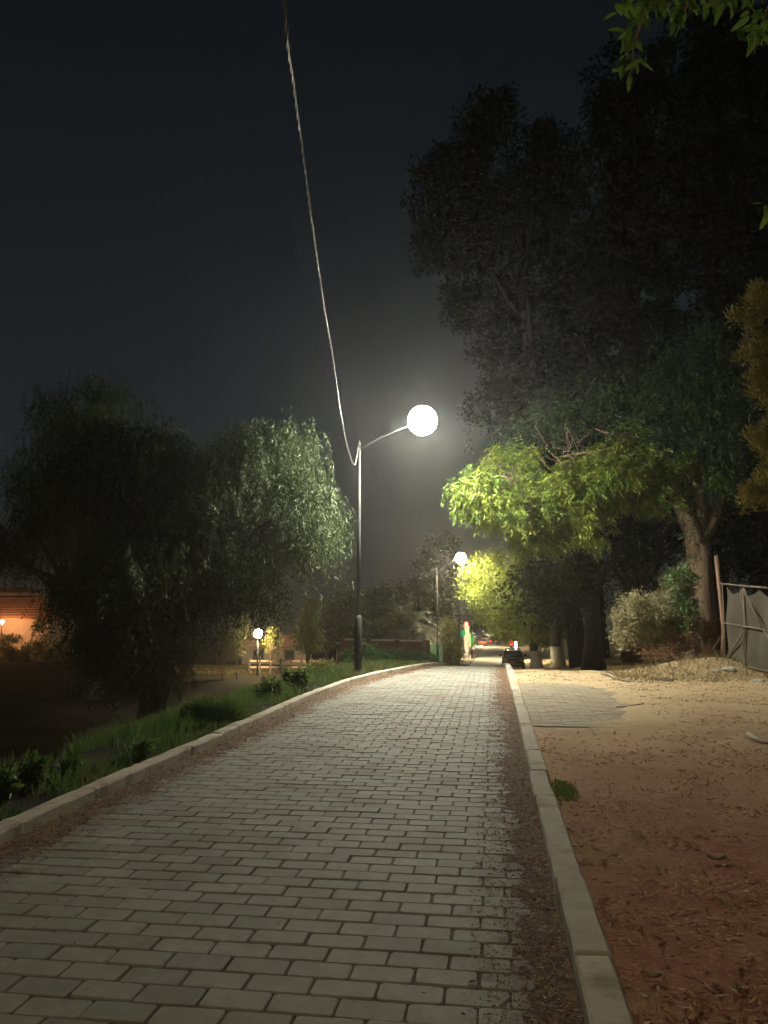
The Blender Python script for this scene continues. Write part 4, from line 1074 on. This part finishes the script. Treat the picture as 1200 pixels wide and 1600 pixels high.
for px, py, d, r_, lab, mt in ((572, 1020, 27.5, .75, 'green vine heap behind the near lamp pole', 'leaf_vine'), (660, 1032, 34, .6, 'low green creeper spilling at the road crest', 'leaf_vine'), (622, 1033, 32, .55, 'small green creeper left of the road crest', 'leaf_vine'), (505, 1030, 24, .5, 'tall weeds left of the near lamp pole', 'leaf_hedge'), (550, 985 + 20, 34, .55, 'reddish dry shrub behind the near lamp pole', 'drybrush')):
    p = at(px, py, d); b = np.array([p[0], p[1], float(H(p[0], p[1]))])
    lit_tree('creeper' if mt == 'leaf_vine' else 'weed', lab, b, b + np.array([0, 0, .25]), .03, [(b + np.array([0, 0, r_ * .45]), (r_, r_ * .8, r_ * .55)), (b + np.array([r_ * .6, .1, r_ * .3]), (r_ * .6, r_ * .6, r_ * .4)), (b + np.array([-r_ * .6, .1, r_ * .25]), (r_ * .6, r_ * .6, r_ * .35))], 90, 32, 'leaf', mt, 'bark', 'plant', leaf=(.10, .06), sig=.12, nlimb=10, ntwig=6)

# ================================================================== FAR STREET
gx = on_ground(728, 92); gx[0] = -4.0; gx[2] = float(zp(gx[1])) + .0
gpz = at(728, 979, 92)[2]
gpx = at(729, 1000, 92)
pil = empty('gate_pillar', (gpx[0], gpx[1], gx[2]), 'white wall pillar with a red light on top at the left of the street', 'pillar')
MB().box((gpx[0], gpx[1], (gx[2] + gpz) / 2), (.62, .62, gpz - gx[2]), bev=.03).build('shaft', 'whitewall', pil)
MB().box((gpx[0], gpx[1], gpz + .05), (.80, .80, .14), bev=.03).build('cap', 'whitewall', pil)
MB().lathe((gpx[0], gpx[1], gpz + .12), [(.12, 0), (.20, .10), (.20, .28), (.10, .40)], 12).build('lamp', 'lamp_red', pil)
sy0 = 94.0
for k, (y0, y1, h, mt, lab) in enumerate(((94, 112, 3.0, 'cream', 'cream street wall just past the white pillar'), (113, 138, 4.2, 'whitewall', 'white house front midway down the left of the street'), (140, 170, 4.8, 'cream', 'cream house front farther down the left of the street'), (172, 210, 5.2, 'palewall', 'farthest house front on the left of the street'))):
    x0 = -4.3 - .3 * k; z = float(zp((y0 + y1) / 2)); e = empty('house_front', (x0, (y0 + y1) / 2, z), lab, 'house', 'house fronts along the far street')
    MB().box((x0 - 2, (y0 + y1) / 2, z + h / 2 - .5), (4, y1 - y0, h + 1)).build('wall', mt, e)
    MB().box((x0 - 1.9, (y0 + y1) / 2, z + h + .06), (4.3, y1 - y0 + .2, .12)).build('cornice', 'palewall', e)
    n_ = int((y1 - y0) / 5)
    for q in range(n_):
        yq = y0 + (q + .5) * (y1 - y0) / n_
        w_ = MB().box((x0 + .01, yq, z + 1.6), (.08, 1.2, 1.4)).build('window', 'postpaint', e); MB().box((x0 + .06, yq, z + 1.6), (.02, 1.0, 1.2)).build('pane', 'carglass', w_)
    MB().box((x0 + .01, y0 + 1.2, z + 1.0), (.08, 1.0, 2.1)).build('door', 'rust', e)
tag(strip('pavement', 60, 210, 60, lambda y: XL(y) - 1.6 - .3, lambda y: XL(y) - .05, .12, 'kerb'), kind='structure')
for px, py, d, w, h, mt, lab, cat in ((799.5, 1004, 88, .34, .62, 'sign_red', 'small glowing red board right of the street above the parked car', 'sign'), (806, 1009, 86, .30, 1.0, 'sign_white', 'narrow glowing white panel right of the street above the parked car', 'sign')):
    p = at(px, py, d); e = empty('lit_sign', (p[0], p[1], float(H(p[0], p[1]))), lab, cat)
    MB().tube([(p[0], p[1] + .08, float(H(p[0], p[1])) - .1), (p[0], p[1] + .08, p[2] + h / 2)], .04, 8).build('post', 'postpaint', e)
    MB().box(p, (w, .06, h), bev=.01).build('face', mt, e)
    MB().box(p + np.array([0, .05, 0]), (w + .08, .05, h + .08), bev=.01).build('frame', 'postpaint', e)

def car(pos, paint, label, rz=0.0, L=4.3, W=1.72, Hh=1.45, lights=None, rack=False, plate='plate_red'):
    e = empty('car' if not rack else 'parked_car', pos, label, 'car', rz=rz)
    def bl(nm, mb_, mt, par=None, sm=False):
        o = mb_.build(nm, mt, None, world=False, smooth=sm); o.parent = par or e; return o
    w = W / 2
    def sec(y, zb, zt, ww, r=.12):    # rounded rectangle section across the car
        return [(-ww + r, y, zb), (ww - r, y, zb), (ww, y, zb + r), (ww * 1.0, y, (zb + zt) / 2), (ww - r * .5, y, zt - r * .4), (ww - r * 1.6, y, zt), (-ww + r * 1.6, y, zt), (-ww + r * .5, y, zt - r * .4), (-ww, y, (zb + zt) / 2), (-ww, y, zb + r)]
    h2 = L / 2
    body = bl('body', MB().loft([sec(-h2, .42, .78, w * .84), sec(-h2 + .08, .28, .90, w * .95), sec(-h2 + .5, .22, .95, w), sec(-.6, .20, .93, w), sec(.6, .20, .92, w), sec(h2 - .9, .22, .88, w * .99), sec(h2 - .2, .26, .76, w * .93), sec(h2, .36, .62, w * .8)]), paint, sm=True)
    cz = Hh
    bl('cabin', MB().loft([sec(-h2 + .42, .86, .93, w * .86, .05), sec(-h2 + .85, .86, cz - .06, w * .80), sec(-h2 + 1.2, .86, cz, w * .80), sec(.35, .86, cz - .02, w * .80), sec(.75, .86, cz - .14, w * .80), sec(1.25, .84, .90, w * .86, .05)]), paint, body, True)
    # glass
    def gq(nm, q): return bl(nm, MB().add(q, [(0, 1, 2, 3)]), 'carglass', body)
    yb0, yb1 = -h2 + .47, -h2 + .84
    gq('rear_window', [(-w * .74, yb0 - .035, .99), (w * .74, yb0 - .035, .99), (w * .66, yb1 - .055, cz - .10), (-w * .66, yb1 - .055, cz - .10)])
    gq('windscreen', [(w * .74, 1.22, .97), (-w * .74, 1.22, .97), (-w * .60, .80, cz - .17), (w * .60, .80, cz - .17)])
    for s in (-1, 1):
        gq('side_window', [(s * (w * .835), -h2 + 1.0, .99), (s * (w * .835), .05, .99), (s * (w * .806), .05, cz - .14), (s * (w * .806), -h2 + 1.1, cz - .14)][::s])
        gq('side_window', [(s * (w * .835), .12, .99), (s * (w * .85), .95, .99), (s * (w * .81), .62, cz - .20), (s * (w * .806), .12, cz - .14)][::s])
        bl('mirror', MB().box((s * (w + .10), .72, 1.0), (.20, .10, .13), bev=.02), paint, body)
        bl('tail_light', MB().box((s * w * .70, -h2 - .01, .76), (.34, .08, .13), bev=.015), lights or 'plate_red', body)
        bl('headlight', MB().box((s * w * .62, h2 - .06, .60), (.34, .10, .12), bev=.015), 'chrome', body)
        for yy in (-h2 + .82, h2 - .82):
            wh = bl('wheel', MB().add([(s * (w - .20 + xx), yy + rr * math.cos(a), .31 + rr * math.sin(a)) for xx, rr in ((0, .27), (.02, .31), (.18, .31), (.215, .26)) for a in np.linspace(0, 2 * math.pi, 18, endpoint=False)],
                 [(i * 18 + k, i * 18 + (k + 1) % 18, (i + 1) * 18 + (k + 1) % 18, (i + 1) * 18 + k) for i in range(3) for k in range(18)] + [tuple(range(18)), tuple(range(54, 72))]), 'tyre')
            bl('rim', MB().add([(s * (w + .018), yy + .17 * math.cos(a), .31 + .17 * math.sin(a)) for a in np.linspace(0, 2 * math.pi, 12, endpoint=False)], [tuple(range(12))]), 'chrome', wh)
    bl('bumper', MB().box((0, -h2 - .02, .46), (W * .90, .16, .20), bev=.04), paint, body)
    bl('trunk_trim', MB().box((0, -h2 + .02, .91), (W * .80, .06, .03), bev=.008), 'chrome', body)
    bl('number_plate', MB().box((0, -h2 - .055, .62), (.42, .04, .17), bev=.008), plate, body)
    if rack:
        for yy in (-.75, .15): bl('roof_bar', MB().box((0, yy, cz + .09), (W * .70, .06, .04), bev=.008), 'postpaint', body)
        for s in (-1, 1): bl('roof_rail', MB().box((s * w * .62, -.3, cz + .05), (.04, 1.3, .05), bev=.008), 'chrome', body)
    return e
cp = at(801.5, 1030, 61); cp[2] = float(H(cp[0], cp[1]))
car((cp[0], cp[1], cp[2]), 'carpaint', 'black car parked at the right of the street, seen from behind', R(-1), 4.5, 1.76, 1.46, rack=True)
for px, d, paint, lt, lab in ((770, 172, 'redpaint', 'tail_light', 'far red car with glowing tail lights driving down the street'), (753.5, 160, 'orangepaint', None, 'far orange-red car parked at the left of the street'), (758, 205, 'tealpaint', None, 'far pale teal car beyond the orange-red one')):
    p = on_ground(px, d); p[2] = float(zp(p[1])) + .005
    car(tuple(p), paint, lab, 0.0, 4.2, 1.75 if px != 758 else 1.9, 1.45 if px != 758 else 1.9, lt)

# ================================================================== GRASS, WEEDS, LITTER
def blades(name, X, Y, h, w, mat, lean, label, cat):
    n = len(X); P = np.stack([X, Y, H(X, Y) - .015], 1)
    D = unit(np.stack([rng.normal(size=n) * lean, rng.normal(size=n) * lean, np.ones(n)], 1))
    V = leaf_quads(P, D, h, w, .10)
    return tag(quads_obj(name, V, mat, tint=np.clip(vnoise(X, Y, .8, 21) * .7 + .3 * rng.random(n), 0, 1)), label, cat, kind='stuff')
n = 34000
Y = 2.5 + 26 * rng.random(n) ** 1.3; s = .02 + 2.6 * rng.random(n) ** 1.5; X = XL(Y) - KW - s
keep = vnoise(X, Y, .7, 4) > .30
X, Y, s = X[keep], Y[keep], s[keep]
blades('grass', X, Y, (.05 + .20 * vnoise(X, Y, .9, 8) + .08 * rng.random(len(X))) * np.clip(.45 + s, .3, 1.1), .006 + .006 * rng.random(len(X)), 'grass', .45, 'green grass on the verge left of the road', 'grass')
n = 9000
Y = rng.uniform(16.5, 40, n); X = XL(Y) - KW - .03 - 4.5 * rng.random(n)
blades('dry_grass', X, Y, .06 + .16 * rng.random(n), .008 + .007 * rng.random(n), 'grass_dry', .5, 'yellowing grass around the near lamp pole', 'grass')
n = 1500
a = rng.random(n) * 6.28; rr = .20 * rng.random(n) ** .6; g = gat(885, 1236)
blades('grass', g[0] - .03 + rr * np.cos(a) * .55, g[1] + rr * np.sin(a) * 1.9, .02 + .05 * rng.random(n), .004 + .003 * rng.random(n), 'grass', .8, 'small green grass tuft beside the right kerb', 'grass')
n = 1400
Y = rng.uniform(44, 52, n * 4); X = rng.uniform(-22, -9, n * 4)
blades('grass', X, Y, .08 + .12 * rng.random(n * 4), .02 + .02 * rng.random(n * 4), 'grass_dry', .5, 'lamplit park lawn around the globe lamp', 'grass')

def weed(px, py, r_, hgt, n_, lab, lw=(.10, .02), mat='grass', broad=False):
    p = gat(px, py); p[2] = float(H(p[0], p[1])); e = empty('weed', p, lab, 'weed', 'weeds along the left kerb')
    mb = MB(); tips_ = []
    for k in range(12):
        a_ = random.uniform(0, 6.28); q = p + np.array([math.cos(a_) * r_ * random.uniform(.1, .6), math.sin(a_) * r_ * random.uniform(.1, .6), hgt * random.uniform(.5, 1)]); tips_.append(q)
        mb.tube([p - np.array([0, 0, .02]), (p + q) / 2 + rng.normal(size=3) * .02, q], [.006, .004, .002], 5)
    mb.build('stems', 'grass', e)
    if broad:
        i = rng.integers(0, 12, n_); T = np.array(tips_)[i]; t = rng.random((n_, 1)) ** .6; P = p + (T - p) * t + rng.normal(size=(n_, 3)) * .03
        D = rng.normal(size=(n_, 3)) + np.array([0, 0, .3])
    else:
        a_ = rng.random(n_) * 6.28; q = rng.random(n_) ** .5 * r_; P = p + np.stack([np.cos(a_) * q, np.sin(a_) * q, np.zeros(n_)], 1); P[:, 2] = H(P[:, 0], P[:, 1]) + hgt * .75 * np.sqrt(np.clip(1 - (q / r_) ** 2, 0, 1)) * rng.random(n_) ** .4
        D = np.stack([np.cos(a_), np.sin(a_), .7 + rng.random(n_)], 1) + rng.normal(size=(n_, 3)) * .3
    quads_obj('leaves', leaf_quads(P, D, lw[0] * (.6 + .8 * rng.random(n_)), lw[1] * (.7 + .6 * rng.random(n_))), mat, e)
weed(335, 1128, .40, .34, 3200, 'round green grassy mound beyond the left kerb', (.14, .014))
weed(420, 1092, .42, .26, 2400, 'spreading green weeds halfway to the lamp pole', (.13, .03), 'grass', True)
weed(462, 1076, .4, .32, 2000, 'bushy weeds just before the near lamp pole', (.13, .04), 'grass', True)
weed(222, 1186, .16, .22, 240, 'small single weed against the left kerb', (.08, .02), 'grass', True)
weed(50, 1232, .16, .26, 420, 'tall leafy weed at the near left kerb', (.09, .03), 'grass', True)
weed(-5, 1252, .24, .2, 700, 'low leafy weeds at the left picture edge', (.10, .03), 'grass', True)
weed(110, 1212, .14, .14, 160, 'thin pale weed left of the kerb', (.08, .02), 'grass', True)

def scatter(name, X, Y, Z, l, w, mat, label, flat=.35):
    n_ = len(X); D = rng.normal(size=(n_, 3)) * np.array([1, 1, flat]); V = leaf_quads(np.stack([X, Y, Z], 1), D, l, w, .25)
    V[:, :, 2] = np.maximum(V[:, :, 2], Z[:, None] - .004)
    return tag(quads_obj(name, V, mat), label, 'leaf litter', kind='stuff')
n = 62000
Y = 2.0 + 18.5 * rng.random(n) ** 1.7; X = XR + KW + .02 + (5.0 + .15 * Y) * rng.random(n); k = ((vnoise(X, Y, .45, 31) + .5 * vnoise(X, Y, 1.7, 33) > .80) | (rng.random(n) < .22)) & ~((X < 2.2) & (Y > 10.2) & (Y < 16.5)); X, Y = X[k], Y[k]
scatter('leaf_litter', X, Y, H(X, Y) + .008, .015 + .065 * rng.random(len(X)) ** 1.6, .005 + .013 * rng.random(len(X)), 'litter', 'dry leaf litter strewn over the red dirt yard')
n = 5200
Y = 2.0 + 20 * rng.random(n) ** 1.7; X = XR - .02 - .42 * rng.random(n) ** 1.4
scatter('leaf_litter', X, Y, zp(Y) + .006 + .028 * np.clip(1 - (XR - X) / .3, 0, 1), .010 + .035 * rng.random(n), .004 + .008 * rng.random(n), 'litter', 'dry leaf litter in the right gutter of the road')
n = 3600
Y = 3.5 + 20 * rng.random(n) ** 1.5; X = XL(Y) + .02 + .36 * rng.random(n) ** 1.5
scatter('leaf_litter', X, Y, zp(Y) + .006 + .024 * np.clip(1 - (X - XL(Y)) / .25, 0, 1), .012 + .04 * rng.random(n), .005 + .012 * rng.random(n), 'litter', 'dry leaf litter along the left kerb')
n = 6500
Y = 1.8 + 16 * rng.random(n) ** 1.8; q = np.abs(rng.normal(size=n)) * .15 + .10; X = np.where(rng.random(n) < .65, XR - q, XL(Y) + q)
scatter('earth_crumbs', X, Y, zp(Y) + .004, .004 + .008 * rng.random(n), .004 + .006 * rng.random(n), 'crumbs', 'crumbs of brown earth thinning out over the paver edges', .8)
n = 260
Y = 2.5 + 16 * rng.random(n); X = XL(Y) + .3 + 3.2 * rng.random(n)
scatter('leaf_litter', X, Y, zp(Y) + .006, .010 + .02 * rng.random(n), .003 + .006 * rng.random(n), 'litter', 'few scattered leaf scraps on the pavers')

# ================================================================== HAZE ADDED TO STAND IN FOR LAMP GLARE
hz = MB().box((0, 180, 18), (680, 500, 64)).build('glare_haze', None)
tag(hz, kind='stuff')
m, nt, out = new_mat('glare_haze')
pv = nt.nodes.new('ShaderNodeVolumePrincipled'); pv.inputs['Color'].default_value = (.93, .95, .96, 1); pv.inputs['Density'].default_value = .0012
pv.inputs['Anisotropy'].default_value = .80
nt.links.new(pv.outputs[0], out.inputs['Volume']); hz.data.materials.append(m)
